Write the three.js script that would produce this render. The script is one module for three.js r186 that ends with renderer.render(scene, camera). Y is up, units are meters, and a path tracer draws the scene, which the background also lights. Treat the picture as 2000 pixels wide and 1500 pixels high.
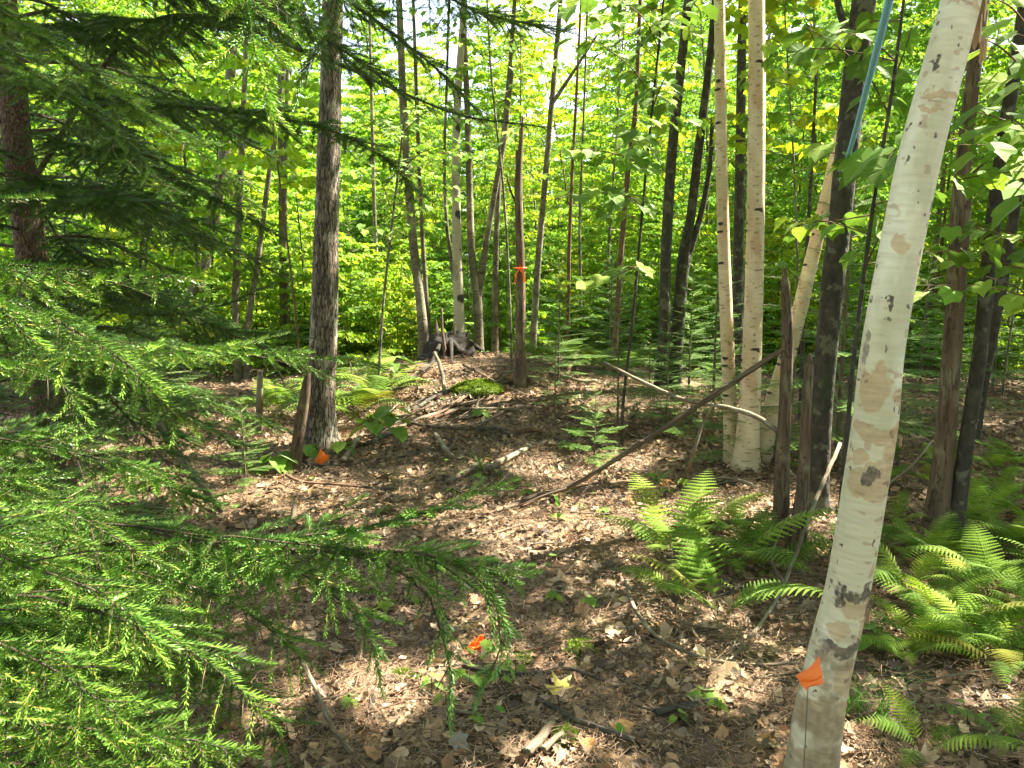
import * as THREE from 'three';
import { ImprovedNoise } from 'three/addons/math/ImprovedNoise.js';

// ---------------------------------------------------------------- camera, sky, sun, exposure
const scene = new THREE.Scene();
const FOCAL = 1504, PITCH = Math.atan(250 / FOCAL), EYE = 1.6;
const camera = new THREE.PerspectiveCamera(2 * Math.atan(750 / FOCAL) * 180 / Math.PI, 4 / 3, 0.05, 600);
camera.position.set(0, EYE, 0);
camera.rotation.x = -PITCH;
camera.focus = 5;
camera.userData.fStop = 24;
scene.add(camera);
const renderer = new THREE.WebGLRenderer({ antialias: true });
renderer.toneMapping = THREE.LinearToneMapping;
renderer.toneMappingExposure = 6.6;
renderer.shadowMap.enabled = true;

const perlin = new ImprovedNoise();
const fbm = (x, y, z = 0, n = 4) => { let s = 0, a = 0.5; for (let i = 0; i < n; i++) { s += a * perlin.noise(x, y, z + i * 7.3); x *= 2; y *= 2; a *= 0.5; } return s; };
const rng = (seed) => () => { seed = (seed + 0x6d2b79f5) | 0; let t = Math.imul(seed ^ (seed >>> 15), 1 | seed); t = (t + Math.imul(t ^ (t >>> 7), 61 | t)) ^ t; return ((t ^ (t >>> 14)) >>> 0) / 4294967296; };
const clamp = (x, a, b) => Math.min(b, Math.max(a, x)), lerp = (a, b, t) => a + (b - a) * t;
const smooth = (a, b, x) => { const t = clamp((x - a) / (b - a), 0, 1); return t * t * (3 - 2 * t); };
const V = (x, y, z) => new THREE.Vector3(x, y, z);

{ // pale summer sky with thin soft cloud
  const W = 256, H = 128, d = new Float32Array(W * H * 4);
  for (let j = 0; j < H; j++) for (let i = 0; i < W; i++) {
    const el = ((j + 0.5) / H - 0.5) * Math.PI, az = (i + 0.5) / W * 2 * Math.PI, y = Math.sin(el);
    const c = smooth(-0.1, 0.35, fbm(Math.cos(az) * Math.cos(el) * 3, y * 5, Math.sin(az) * Math.cos(el) * 3, 4) + 0.08);
    const t = Math.pow(Math.max(y, 0), 0.5), k = y < 0 ? 0.35 : 1;
    const base = [lerp(0.72, 0.40, t), lerp(0.79, 0.56, t), lerp(0.88, 0.84, t)], cl = [0.85, 0.87, 0.9];
    for (let n = 0; n < 3; n++) d[(j * W + i) * 4 + n] = lerp(base[n], cl[n], c * 0.7) * k * 0.52;
    d[(j * W + i) * 4 + 3] = 1;
  }
  const sky = new THREE.DataTexture(d, W, H, THREE.RGBAFormat, THREE.FloatType);
  sky.mapping = THREE.EquirectangularReflectionMapping; sky.magFilter = THREE.LinearFilter; sky.needsUpdate = true;
  scene.background = sky; scene.environment = sky;
}
const EL = 55 * Math.PI / 180, AZ = 68 * Math.PI / 180;
const SUN = V(Math.cos(EL) * Math.sin(AZ), Math.sin(EL), -Math.cos(EL) * Math.cos(AZ));
{
  const sun = new THREE.DirectionalLight(new THREE.Color().setRGB(1, 0.92, 0.79), 5);
  sun.position.copy(SUN).multiplyScalar(60); sun.castShadow = true; sun.shadow.mapSize.set(4096, 4096);
  Object.assign(sun.shadow.camera, { left: -30, right: 30, top: 30, bottom: -30, near: 1, far: 140 });
  scene.add(sun, sun.target);
}

// ---------------------------------------------------------------- places: photo pixels (2000 x 1500) to points
const cp = Math.cos(PITCH), sp = Math.sin(PITCH);
const ray = (px, py) => { const x = (px - 1000) / FOCAL, y = -(py - 750) / FOCAL; return V(x, y * cp - sp, -cp - y * sp); }; // per metre of depth
const at = (px, py, d) => ray(px, py).multiplyScalar(d).add(camera.position);
const atZ = (px, py, z) => { const r = ray(px, py); return at(px, py, z / r.z); };
const depthOf = (p) => -(p.z * cp) + -(p.y - EYE) * sp;
const gauss = (x, z, cx, cz, rx, rz) => Math.exp(-(((x - cx) / rx) ** 2) - ((z - cz) / rz) ** 2);
function groundY(x, z) {
  let h = 0.34 * gauss(x, z, -0.5, -9.0, 1.7, 1.5) + 0.16 * gauss(x, z, 1.4, -9.2, 2.2, 1.6) - 0.06 * gauss(x, z, 0, -3.6, 3, 1.2);
  h += 0.10 * fbm(x * 0.35, z * 0.35, 3.1, 2) + 0.05 * fbm(x * 1.4, z * 1.4, 8.2, 2);
  const r = Math.hypot(x, z);
  return h + (r > 30 ? fbm(x * 0.02, z * 0.02, 1.7, 2) * 1.5 * smooth(30, 60, r) : 0);
}
function gp(px, py, lift = 0) { const r = ray(px, py); let t = 0.5; for (; t < 60; t += 0.02) if (EYE + r.y * t < groundY(r.x * t, r.z * t)) break; const p = at(px, py, t); p.y = groundY(p.x, p.z) + lift; return p; }

// ---------------------------------------------------------------- naming
const taken = {};
function numbered(name) { const n = taken[name] = (taken[name] ?? -1) + 1; return n ? `${name}_${String(n).padStart(3, '0')}` : name; }
function tag(o, label, category, group) { o.userData.label = label; o.userData.category = category; if (group) o.userData.group = group; return o; }
function thing(name, label, category, pos = V(0, 0, 0), group) { const o = new THREE.Group(); o.name = numbered(name); o.position.copy(pos); tag(o, label, category, group); scene.add(o); return o; }
function shade(o) { o.traverse?.((m) => { if (m.isMesh) m.castShadow = m.receiveShadow = true; }); return o; }
function part(name, geo, mat, parent, stuff) { const m = new THREE.Mesh(geo, mat); m.name = name; if (stuff) m.userData.kind = 'stuff'; shade(m); parent.add(m); return m; }
function solo(name, geo, mat, label, category, group, pos) { const m = new THREE.Mesh(geo, mat); m.name = numbered(name); tag(m, label, category, group); if (pos) m.position.copy(pos); shade(m); scene.add(m); return m; }
function instanced(name, geo, mat, list, parent, kind = 'stuff') { // list of [Matrix4, Color]
  const m = new THREE.InstancedMesh(geo, mat, list.length); m.name = name; m.userData.kind = kind;
  list.forEach(([x, c], i) => { m.setMatrixAt(i, x); if (c) m.setColorAt(i, c); });
  m.instanceMatrix.needsUpdate = true; m.castShadow = m.receiveShadow = true; parent.add(m); return m;
}

// ---------------------------------------------------------------- geometry builder
class GB {
  p = []; c = []; u = [];
  tri(a, b, c, col) { this.p.push(a[0], a[1], a[2], b[0], b[1], b[2], c[0], c[1], c[2]); if (col) for (let i = 0; i < 3; i++) this.c.push(col[0], col[1], col[2]); }
  build() {
    const g = new THREE.BufferGeometry();
    g.setAttribute('position', new THREE.BufferAttribute(new Float32Array(this.p), 3));
    if (this.c.length) g.setAttribute('color', new THREE.BufferAttribute(new Float32Array(this.c), 3));
    return g;
  }
}
// half outlines (x along, y aside), from the base to the tip, fanned from a point on the midrib
const OVAL = [0.42, [[0, 0], [0.18, 0.2], [0.5, 0.29], [0.8, 0.15], [1, 0]]];
const DIAMOND = [0.4, [[0, 0], [0.4, 0.33], [1, 0]]];
const MAPLE = [0.4, [[0, 0], [-0.06, 0.2], [0.12, 0.46], [0.3, 0.38], [0.62, 0.52], [0.6, 0.26], [0.78, 0.2], [1, 0]]];
const GOOSEFOOT = [0.36, [[0.02, 0], [-0.07, 0.16], [0.02, 0.36], [0.2, 0.46], [0.4, 0.47], [0.6, 0.48], [0.72, 0.44], [0.68, 0.3], [0.8, 0.16], [1, 0]]];
const ROUND = [0.42, [[0.04, 0], [-0.04, 0.16], [0.12, 0.36], [0.4, 0.43], [0.7, 0.3], [0.88, 0.12], [1, 0]]];
function addLeaf(gb, o, dir, nrm, len, shape, fold, droop, col, wave = 0) {
  const [mx, half] = shape, sx = dir.y * nrm.z - dir.z * nrm.y, sy = dir.z * nrm.x - dir.x * nrm.z, sz = dir.x * nrm.y - dir.y * nrm.x;
  const P = (x, y) => { const k = (fold * Math.abs(y) - droop * x * x + (wave ? wave * Math.sin(x * 9 + y * 7) : 0)) * len, a = x * len, b = y * len; return [o.x + dir.x * a + sx * b + nrm.x * k, o.y + dir.y * a + sy * b + nrm.y * k, o.z + dir.z * a + sz * b + nrm.z * k]; };
  const C = P(mx, 0);
  for (const s of [1, -1]) for (let i = 0; i + 1 < half.length; i++) {
    const A = P(half[i][0], half[i][1] * s), B = P(half[i + 1][0], half[i + 1][1] * s);
    s > 0 ? gb.tri(C, A, B, col) : gb.tri(C, B, A, col);
  }
}
// a tapered bent tube with uv in metres of bark; sides are rings x segments
function tube(gb, pts, radii, seg, { twist = 0, bump = 0, seed = 0, cap = true, uvW = 0, closedTop = true } = {}) {
  const n = pts.length, first = gb.V.length / 3, ring = [];
  let len = 0, side = V(0, 0, -1);
  for (let i = 0; i < n; i++) {
    const t = pts[Math.min(i + 1, n - 1)].clone().sub(pts[Math.max(i - 1, 0)]).normalize();
    if (i) len += pts[i].distanceTo(pts[i - 1]);
    side.addScaledVector(t, -side.dot(t)); if (side.lengthSq() < 1e-6) side.set(1, 0, 0).addScaledVector(t, -t.x); side.normalize();
    const other = t.clone().cross(side), start = gb.V.length / 3;
    const around = uvW || Math.max(0.12, 2 * Math.PI * radii[Math.min(3, n - 1)] / 0.5);
    for (let k = 0; k <= seg; k++) {
      const a = k / seg * 2 * Math.PI, ca = Math.cos(a), sa = Math.sin(a);
      const r = radii[i] * (1 + bump * fbm(ca * 1.3 + seed, sa * 1.3 + seed * 2, len * 2.2, 3) * 2);
      gb.V.push(pts[i].x + (side.x * ca + other.x * sa) * r, pts[i].y + (side.y * ca + other.y * sa) * r, pts[i].z + (side.z * ca + other.z * sa) * r);
      gb.U.push(k / seg * around, len);
    }
    ring.push(start);
  }
  for (let i = 0; i + 1 < n; i++) for (let k = 0; k < seg; k++) { const a = ring[i] + k, b = ring[i + 1] + k; gb.I.push(a, a + 1, b + 1, a, b + 1, b); }
  if (cap) for (const [i, up] of [[0, 0], [n - 1, 1]]) {
    const c = gb.V.length / 3; gb.V.push(pts[i].x, pts[i].y, pts[i].z); gb.U.push(0.5, 0);
    for (let k = 0; k < seg; k++) up ? gb.I.push(ring[i] + k, ring[i] + k + 1, c) : gb.I.push(ring[i] + k + 1, ring[i] + k, c);
  }
}
class TB {
  V = []; U = []; I = [];
  build() {
    const g = new THREE.BufferGeometry();
    g.setAttribute('position', new THREE.BufferAttribute(new Float32Array(this.V), 3));
    g.setAttribute('uv', new THREE.BufferAttribute(new Float32Array(this.U), 2));
    g.setIndex(this.I); g.computeVertexNormals(); return g;
  }
}
function resample(pts, radii, step) { // smooth curve through points, radii along
  const c = new THREE.CatmullRomCurve3(pts, false, 'centripetal'), n = Math.max(3, Math.ceil(c.getLength() / step)), P = [], R = [];
  for (let i = 0; i <= n; i++) { const t = i / n; P.push(c.getPoint(t)); const f = t * (pts.length - 1), k = Math.min(Math.floor(f), pts.length - 2); R.push(lerp(radii[k], radii[k + 1], f - k)); }
  return [P, R];
}

// ---------------------------------------------------------------- materials
function lattice(seed) { const r = rng(seed), t = new Float32Array(65536); for (let i = 0; i < 65536; i++) t[i] = r(); return t; }
const LAT = lattice(5);
function pn(x, y, px, py, s = 0) { // periodic value noise
  const xi = Math.floor(x), yi = Math.floor(y), fx = x - xi, fy = y - yi, u = fx * fx * (3 - 2 * fx), v = fy * fy * (3 - 2 * fy);
  const g = (a, b) => LAT[((((a % px) + px) % px) * 157 + (((b % py) + py) % py) * 311 + s * 7919) & 65535];
  return lerp(lerp(g(xi, yi), g(xi + 1, yi), u), lerp(g(xi, yi + 1), g(xi + 1, yi + 1), u), v);
}
const pf = (x, y, fx, fy, s, n = 4) => { let a = 0.5, t = 0, w = 0; for (let i = 0; i < n; i++) { t += a * pn(x * fx, y * fy, fx, fy, s + i); w += a; a *= 0.55; fx *= 2; fy *= 2; } return t / w; };
function bake(w, h, fn) { // fn(u, v) -> [r, g, b (sRGB 0-255), height 0-1]
  const c = new Uint8Array(w * h * 4), b = new Uint8Array(w * h * 4);
  for (let j = 0; j < h; j++) for (let i = 0; i < w; i++) {
    const [R, G, B, h0] = fn(i / w, j / h), k = (j * w + i) * 4;
    c[k] = clamp(R, 0, 255); c[k + 1] = clamp(G, 0, 255); c[k + 2] = clamp(B, 0, 255); c[k + 3] = 255; b[k] = b[k + 1] = b[k + 2] = clamp(h0 * 255, 0, 255); b[k + 3] = 255;
  }
  const T = (d, srgb) => { const t = new THREE.DataTexture(d, w, h); t.wrapS = t.wrapT = THREE.RepeatWrapping; t.magFilter = THREE.LinearFilter; if (srgb) t.colorSpace = THREE.SRGBColorSpace; t.needsUpdate = true; return t; };
  return [T(c, true), T(b)];
}
const mixc = (a, b, t) => [lerp(a[0], b[0], t), lerp(a[1], b[1], t), lerp(a[2], b[2], t)];
function barkMat(name, fn, bump, rough = 0.85, w = 256, h = 512) {
  const [map, bumpMap] = bake(w, h, fn);
  return Object.assign(new THREE.MeshStandardMaterial({ map, bumpMap, bumpScale: bump, roughness: rough }), { name });
}
const BARK = {
  birch: barkMat('birch_bark', (u, v) => {
    const tone = pf(u, v, 2, 3, 1), fine = pf(u, v, 6, 90, 4, 3), pale = mixc([196, 176, 142], [218, 202, 170], smooth(0.3, 0.65, tone));
    let c = mixc(pale, [188, 150, 116], smooth(0.56, 0.74, pf(u, v, 3, 5, 9)) * 0.65), h = 0.6 + fine * 0.15;
    const lent = smooth(0.70, 0.8, pf(u, v, 9, 64, 21, 2)); c = mixc(c, [120, 98, 80], lent * 0.6); h -= lent * 0.2;
    const scar = smooth(0.74, 0.8, pf(u, v, 3, 24, 33, 2) + 0.06 * (fine - 0.5)) * smooth(0.4, 0.5, pf(u, v, 2, 6, 37, 2)); c = mixc(c, [46, 38, 34], scar * 0.95); h += scar * 0.3;
    return [...c.map((x) => x * (0.93 + 0.12 * fine)), h];
  }, 0.004, 0.7),
  maple: barkMat('furrowed_grey_bark', (u, v) => {
    const w = pf(u, v, 4, 4, 2), f = Math.abs(pf(u + 0.03 * w, v, 26, 12, 6, 4) - 0.5) * 2, ridge = smooth(0.0, 0.26, f), fine = pf(u, v, 30, 40, 7, 3);
    let c = mixc([50, 42, 33], [140, 126, 106], ridge * (0.6 + 0.6 * fine));
    const lich = smooth(0.55, 0.68, pf(u, v, 3, 4, 12)); c = mixc(c, [192, 187, 168], lich * 0.65 * (0.3 + 0.7 * ridge));
    return [...c, ridge * 0.7 + fine * 0.3];
  }, 0.016),
  young: barkMat('young_smooth_bark', (u, v) => {
    const fine = pf(u, v, 10, 60, 3, 3), blot = pf(u, v, 3, 4, 5), l = pf(u, v, 4, 6, 15);
    let c = mixc([80, 74, 58], [126, 118, 94], fine); c = mixc(c, [160, 154, 130], smooth(0.5, 0.66, blot) * 0.6);
    c = mixc(c, [46, 42, 34], smooth(0.66, 0.74, l) * 0.9); c = mixc(c, [70, 62, 50], smooth(0.66, 0.78, pf(u, v, 7, 50, 31, 2)) * 0.7);
    return [...c, fine];
  }, 0.004),
  scarred: barkMat('scarred_pale_bark', (u, v) => {
    const fine = pf(u, v, 8, 70, 3, 3), l = pf(u, v, 3, 9, 41, 3), b = pf(u, v, 3, 4, 45);
    let c = mixc([112, 106, 86], [180, 172, 146], smooth(0.35, 0.6, b) * 0.6 + fine * 0.4); c = mixc(c, [42, 38, 32], smooth(0.56, 0.66, l + 0.1 * (fine - 0.5)) * 0.85);
    return [...c, fine];
  }, 0.004),
  dark: barkMat('dark_bark', (u, v) => {
    const fine = pf(u, v, 16, 24, 3, 4), l = smooth(0.62, 0.72, pf(u, v, 7, 18, 8, 3));
    let c = mixc([34, 30, 25], [84, 76, 62], fine); c = mixc(c, [118, 124, 98], l * 0.55); c = mixc(c, [44, 58, 26], smooth(0.55, 0.7, pf(u, v, 3, 3, 18)) * 0.4);
    return [...c, fine];
  }, 0.008),
  spruce: barkMat('scaly_spruce_bark', (u, v) => {
    const a = pf(u, v, 30, 44, 3, 3), e = smooth(0.0, 0.14, Math.abs(a - 0.5)), fine = pf(u, v, 30, 60, 5, 3);
    let c = mixc([66, 52, 42], [128, 104, 84], e * (0.55 + 0.6 * fine)); c = mixc(c, [128, 132, 104], smooth(0.6, 0.72, pf(u, v, 4, 6, 9)) * 0.4);
    return [...c, e * 0.7 + fine * 0.3];
  }, 0.012),
  dead: barkMat('weathered_dead_wood', (u, v) => {
    const s = pf(u, v, 26, 5, 3, 4), bl = pf(u, v, 3, 4, 9), cr = smooth(0.03, 0.0, Math.abs(pf(u, v, 13, 5, 14, 4) - 0.5));
    let c = mixc([62, 48, 37], [122, 101, 78], s); c = mixc(c, [142, 140, 106], smooth(0.5, 0.68, bl) * 0.6); c = mixc(c, [34, 26, 18], cr * 0.7);
    return [...c, s * 0.6 + 0.4 - cr * 0.4];
  }, 0.009),
  grey: barkMat('grey_dead_stick', (u, v) => {
    const s = pf(u, v, 14, 12, 3, 4), l = smooth(0.52, 0.66, pf(u, v, 5, 9, 9, 3));
    let c = mixc([70, 60, 46], [134, 119, 94], s); c = mixc(c, [150, 152, 124], l * 0.6);
    return [...c, s];
  }, 0.004),
  red: barkMat('reddish_twig_bark', (u, v) => { const s = pf(u, v, 10, 30, 3, 3); return [...mixc([74, 54, 38], [128, 98, 70], s), s]; }, 0.003),
};
BARK.spruce.map.repeat.set(1, 1);
function leafMat(name, r, g, b, through = 0.5, rough = 0.95) {
  const m = new THREE.MeshPhysicalMaterial({ roughness: rough, transmission: through, thickness: 0, vertexColors: true, side: THREE.DoubleSide, specularIntensity: 0.4 });
  m.color.setRGB(r, g, b); m.name = name; return m;
}
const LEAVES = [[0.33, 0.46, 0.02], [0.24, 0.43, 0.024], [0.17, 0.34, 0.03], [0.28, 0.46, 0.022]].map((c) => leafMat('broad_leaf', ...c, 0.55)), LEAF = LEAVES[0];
let leafTurn = 0;
const BIGLEAF = leafMat('large_thin_leaf', 0.15, 0.29, 0.03, 0.5, 0.75);
const CANOPY = leafMat('canopy_leaf', 0.24, 0.34, 0.04, 0.5);
const FERN = leafMat('fern_leaf', 0.13, 0.30, 0.035, 0.45, 0.85);
const NEEDLE = leafMat('spruce_needle', 0.108, 0.215, 0.036, 0.22, 0.42);
const FIR = leafMat('fir_needle', 0.12, 0.24, 0.03, 0.35, 0.85);
NEEDLE.specularIntensity = 0.7; FIR.specularIntensity = 0.2; FERN.specularIntensity = 0.25;

// ---------------------------------------------------------------- ground
const GROUND = (() => {
  const [map, bumpMap] = bake(1024, 1024, (u, v) => {
    const a = pf(u, v, 5, 5, 1), l0 = pf(u, v, 9, 9, 61), f = pf(u, v, 60, 60, 4, 4), s = pf(u + 0.06 * a, v + 0.1 * l0, 40, 120, 7, 3), s2 = pf(u + 0.1 * l0, v + 0.06 * a, 120, 40, 17, 3), l = pf(u, v, 34, 34, 27, 2);
    let c = mixc([66, 52, 36], [124, 99, 68], f); c = mixc(c, [160, 132, 96], smooth(0.62, 0.74, Math.max(s, s2)) * 0.7);
    c = mixc(c, [44, 36, 22], smooth(0.5, 0.7, a) * 0.45); c = mixc(c, [158, 128, 100], smooth(0.7, 0.78, l) * 0.6); c = mixc(c, [30, 24, 16], smooth(0.34, 0.24, l) * 0.6);
    return [...c, f * 0.5 + Math.max(s, s2) * 0.5];
  });
  const m = new THREE.MeshStandardMaterial({ map, bumpMap, bumpScale: 0.02, roughness: 0.95 }); m.name = 'forest_soil'; return m;
})();
{
  const N = 300, pos = [], uv = [], idx = [], warp = (t, c) => c + Math.sinh(t * 5.2) / Math.sinh(5.2) * 260;
  for (let j = 0; j <= N; j++) for (let i = 0; i <= N; i++) {
    const x = warp(i / N * 2 - 1, 0), z = warp(j / N * 2 - 1, -5), near = Math.hypot(x, z + 5) < 14;
    pos.push(x, groundY(x, z) + (near ? 0.03 * fbm(x * 6, z * 6, 4, 2) : -0.02), z); uv.push(x / 1.6, z / 1.6);
  }
  for (let j = 0; j < N; j++) for (let i = 0; i < N; i++) { const a = j * (N + 1) + i; idx.push(a, a + N + 1, a + 1, a + 1, a + N + 1, a + N + 2); }
  const g = new THREE.BufferGeometry();
  g.setAttribute('position', new THREE.BufferAttribute(new Float32Array(pos), 3)); g.setAttribute('uv', new THREE.BufferAttribute(new Float32Array(uv), 2));
  g.setIndex(idx); g.computeVertexNormals();
  const m = new THREE.Mesh(g, GROUND); m.name = 'forest_floor'; m.userData.kind = 'structure'; m.receiveShadow = m.castShadow = true; scene.add(m);
}

// ---------------------------------------------------------------- trunks of the trees that stand out, from the photograph
// pts: [px, py, width px] from base to top; z fixes the distance when the foot is hidden
const crownTrees = [];
function trunkPath(pts, z, top) {
  const base = z ? (() => { const p = atZ(pts[0][0], pts[0][1], z); p.y = groundY(p.x, p.z) - 0.05; return p; })() : gp(pts[0][0], pts[0][1], -0.05);
  const zz = base.z, P = [], R = [];
  for (const [px, py, w] of pts) { const p = atZ(px, py, zz); P.push(p); R.push(w / 2 * depthOf(p) / FOCAL); }
  if (z && P[0].y - base.y > 0.15) { P.unshift(base); R.unshift(R[0] * 1.12); } else P[0].y = Math.min(P[0].y, base.y);
  if (top) { // go on past the frame
    const a = P[P.length - 2], b = P[P.length - 1], d = b.clone().sub(a).normalize(); d.x *= 0.8; d.normalize();
    let k = (top - b.y) / d.y; if (k > 0.3) { P.push(b.clone().addScaledVector(d, k * 0.5)); R.push(R[R.length - 1] * 0.75); P.push(b.clone().addScaledVector(V(d.x * 0.6, d.y, d.z), k)); R.push(R[R.length - 2] * 0.35); }
  }
  return [P, R];
}
function flare(P, R, k = 0.5, h = 0.14) { const y0 = P[0].y; for (let i = 0; i < P.length; i++) R[i] *= 1 + k * Math.exp(-(P[i].y - y0) / h); }
let treeSeed = 1;
function tree(name, label, category, bark, pts, { z = 0, top = 9, group, seg = 12, step = 0.12, bump = 0.06, fl = 0.45, forks = [], crown = true, uvW = 0, into = null, stub = false } = {}) {
  const [P0, R0] = trunkPath(pts, z, top), [P, R] = resample(P0, R0, step);
  flare(P, R, fl);
  const base = P[0].clone(), root = into ?? thing(name, label, category, base, group), rel = (p) => p.clone().sub(root.position);
  const gb = new TB();
  tube(gb, P.map(rel), R, seg, { bump, seed: treeSeed++ * 1.7, uvW });
  const trunk = part('trunk', gb.build(), bark, root);
  for (const f of forks) { const [fp, fr] = resample(f.map(([px, py]) => atZ(px, py, base.z)), f.map(([px, py, w]) => w / 2 * -base.z / FOCAL), step * 1.5), fb = new TB(); tube(fb, fp.map(rel), fr, 8, { bump: 0.04, seed: treeSeed }); part('branch', fb.build(), bark, root); }
  if (top > 5 && crown) crownTrees.push({ root, x: P[P.length - 1].x, z: P[P.length - 1].z, y: P[P.length - 1].y });
  return { root, trunk, P, R };
}
const nearBirchBark = (() => { // one sheet round the whole leaning stem: v runs 3.4 m up, u = 0.5 faces the viewer
  const len = (py) => { const q = ray(0, py); return (EYE + 2.3 * q.y / -q.z + 0.06) * 1.045; };
  const M = ([u, py, du, dpy, d = 1]) => [u, len(py), du, (len(py - dpy) - len(py + dpy)) / 2, d];
  const marks = [[0.5, 1128, 0.24, 13], [0.38, 1145, 0.04, 16], [0.66, 1150, 0.05, 26, 0.8], [0.5, 1221, 0.17, 12, 0.9], [0.45, 934, 0.06, 9, 0.9], [0.58, 638, 0.025, 7, 0.9], [0.45, 716, 0.014, 5, 0.9], [0.29, 725, 0.03, 26, 0.6], [0.66, 805, 0.04, 14, 0.7], [0.69, 885, 0.03, 22, 0.8], [0.68, 80, 0.09, 30], [0.7, 290, 0.04, 14, 0.9], [0.68, 262, 0.03, 6, 0.7], [0.66, 465, 0.05, 13, 0.7], [0.64, 492, 0.03, 8, 0.5], [0.34, 400, 0.014, 5, 0.8], [0.4, 273, 0.014, 7, 0.5], [0.6, 545, 0.012, 5, 0.6], [0.42, 170, 0.012, 5, 0.6], [0.36, 1235, 0.03, 8, 0.5]].map(M);
  const tan = [[0.41, 535, 0.075, 32], [0.4, 785, 0.12, 34], [0.6, 800, 0.08, 14], [0.45, 856, 0.2, 12], [0.62, 890, 0.1, 34], [0.36, 900, 0.06, 12], [0.46, 945, 0.17, 26], [0.62, 1060, 0.03, 9], [0.6, 1090, 0.03, 9], [0.52, 1155, 0.13, 16], [0.4, 1195, 0.08, 12], [0.66, 1195, 0.07, 26], [0.58, 1270, 0.1, 30], [0.5, 1340, 0.22, 34], [0.45, 1412, 0.15, 14], [0.62, 1470, 0.1, 40], [0.5, 134, 0.2, 5], [0.48, 288, 0.2, 8], [0.4, 310, 0.1, 5], [0.56, 20, 0.1, 6]].map(M);
  const [map, bumpMap] = bake(512, 2048, (u, v) => {
    const y = v * 3.4, fine = pf(u, v, 5, 420, 4, 3), tone = pf(u, v, 3, 12, 1), wob = (pf(u, v, 8, 60, 14) - 0.5), grit = pf(u, v, 40, 260, 40, 3);
    let c = mixc([206, 198, 164], [228, 224, 198], smooth(0.3, 0.7, tone)), h = 0.5 + fine * 0.2; c = mixc(c, [168, 168, 130], smooth(0.5, 0.75, pf(u, v, 4, 14, 81, 4)) * 0.45); c = mixc(c, [58, 48, 40], smooth(0.76, 0.82, pf(u, v, 16, 120, 83, 3)) * 0.8);
    const wob2 = pf(u, v, 14, 150, 50, 3) - 0.5, uu = u + 0.05 * wob + 0.03 * wob2, yy = y + 0.06 * wob + 0.03 * wob2;
    for (const [a, b, du, dy] of tan) { const q = Math.hypot((uu - a) / du, (yy - b) / dy) ** 1.4 + wob2 * 0.9 + (tone - 0.5) * 1.2; const k = smooth(1.15, 0.75, q); c = mixc(c, mixc([158, 124, 86], [200, 170, 126], fine * 0.6 + grit * 0.5), k * 0.62); h -= k * 0.2; }
    const low = smooth(0.62, 0.4, y + wob * 0.5) * 0.8; c = mixc(c, mixc([112, 98, 74], [176, 156, 124], grit), low * smooth(0.36, 0.6, pf(u, v, 6, 46, 61, 3) + 0.25 * (grit - 0.5)));
    for (const [a, b, du, dy, d] of marks) { const q = ((uu - a) / du) ** 2 + ((yy - b) / dy) ** 2 + wob2 * 1.6 + (grit - 0.5) * 1.5; const k = smooth(1.25, 0.35, q); c = mixc(c, mixc([44, 38, 33], [126, 112, 94], grit), k * d * 0.85); h += k * 0.4; }
    const grain = smooth(0.55, 0.8, pf(u, v, 4, 300, 71, 2)); c = mixc(c, [196, 176, 146], grain * 0.35);
    const lent = smooth(0.72, 0.8, pf(u, v, 10, 190, 21, 2)); c = mixc(c, [150, 118, 92], lent * 0.4);
    return [...c.map((x) => x * (0.94 + 0.1 * fine)), h];
  });
  map.wrapT = bumpMap.wrapT = THREE.RepeatWrapping; map.repeat.set(1, 1 / 3.4); bumpMap.repeat.set(1, 1 / 3.4);
  return Object.assign(new THREE.MeshStandardMaterial({ map, bumpMap, bumpScale: 0.004, roughness: 0.62 }), { name: 'paper_birch_bark' });
})();
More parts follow.
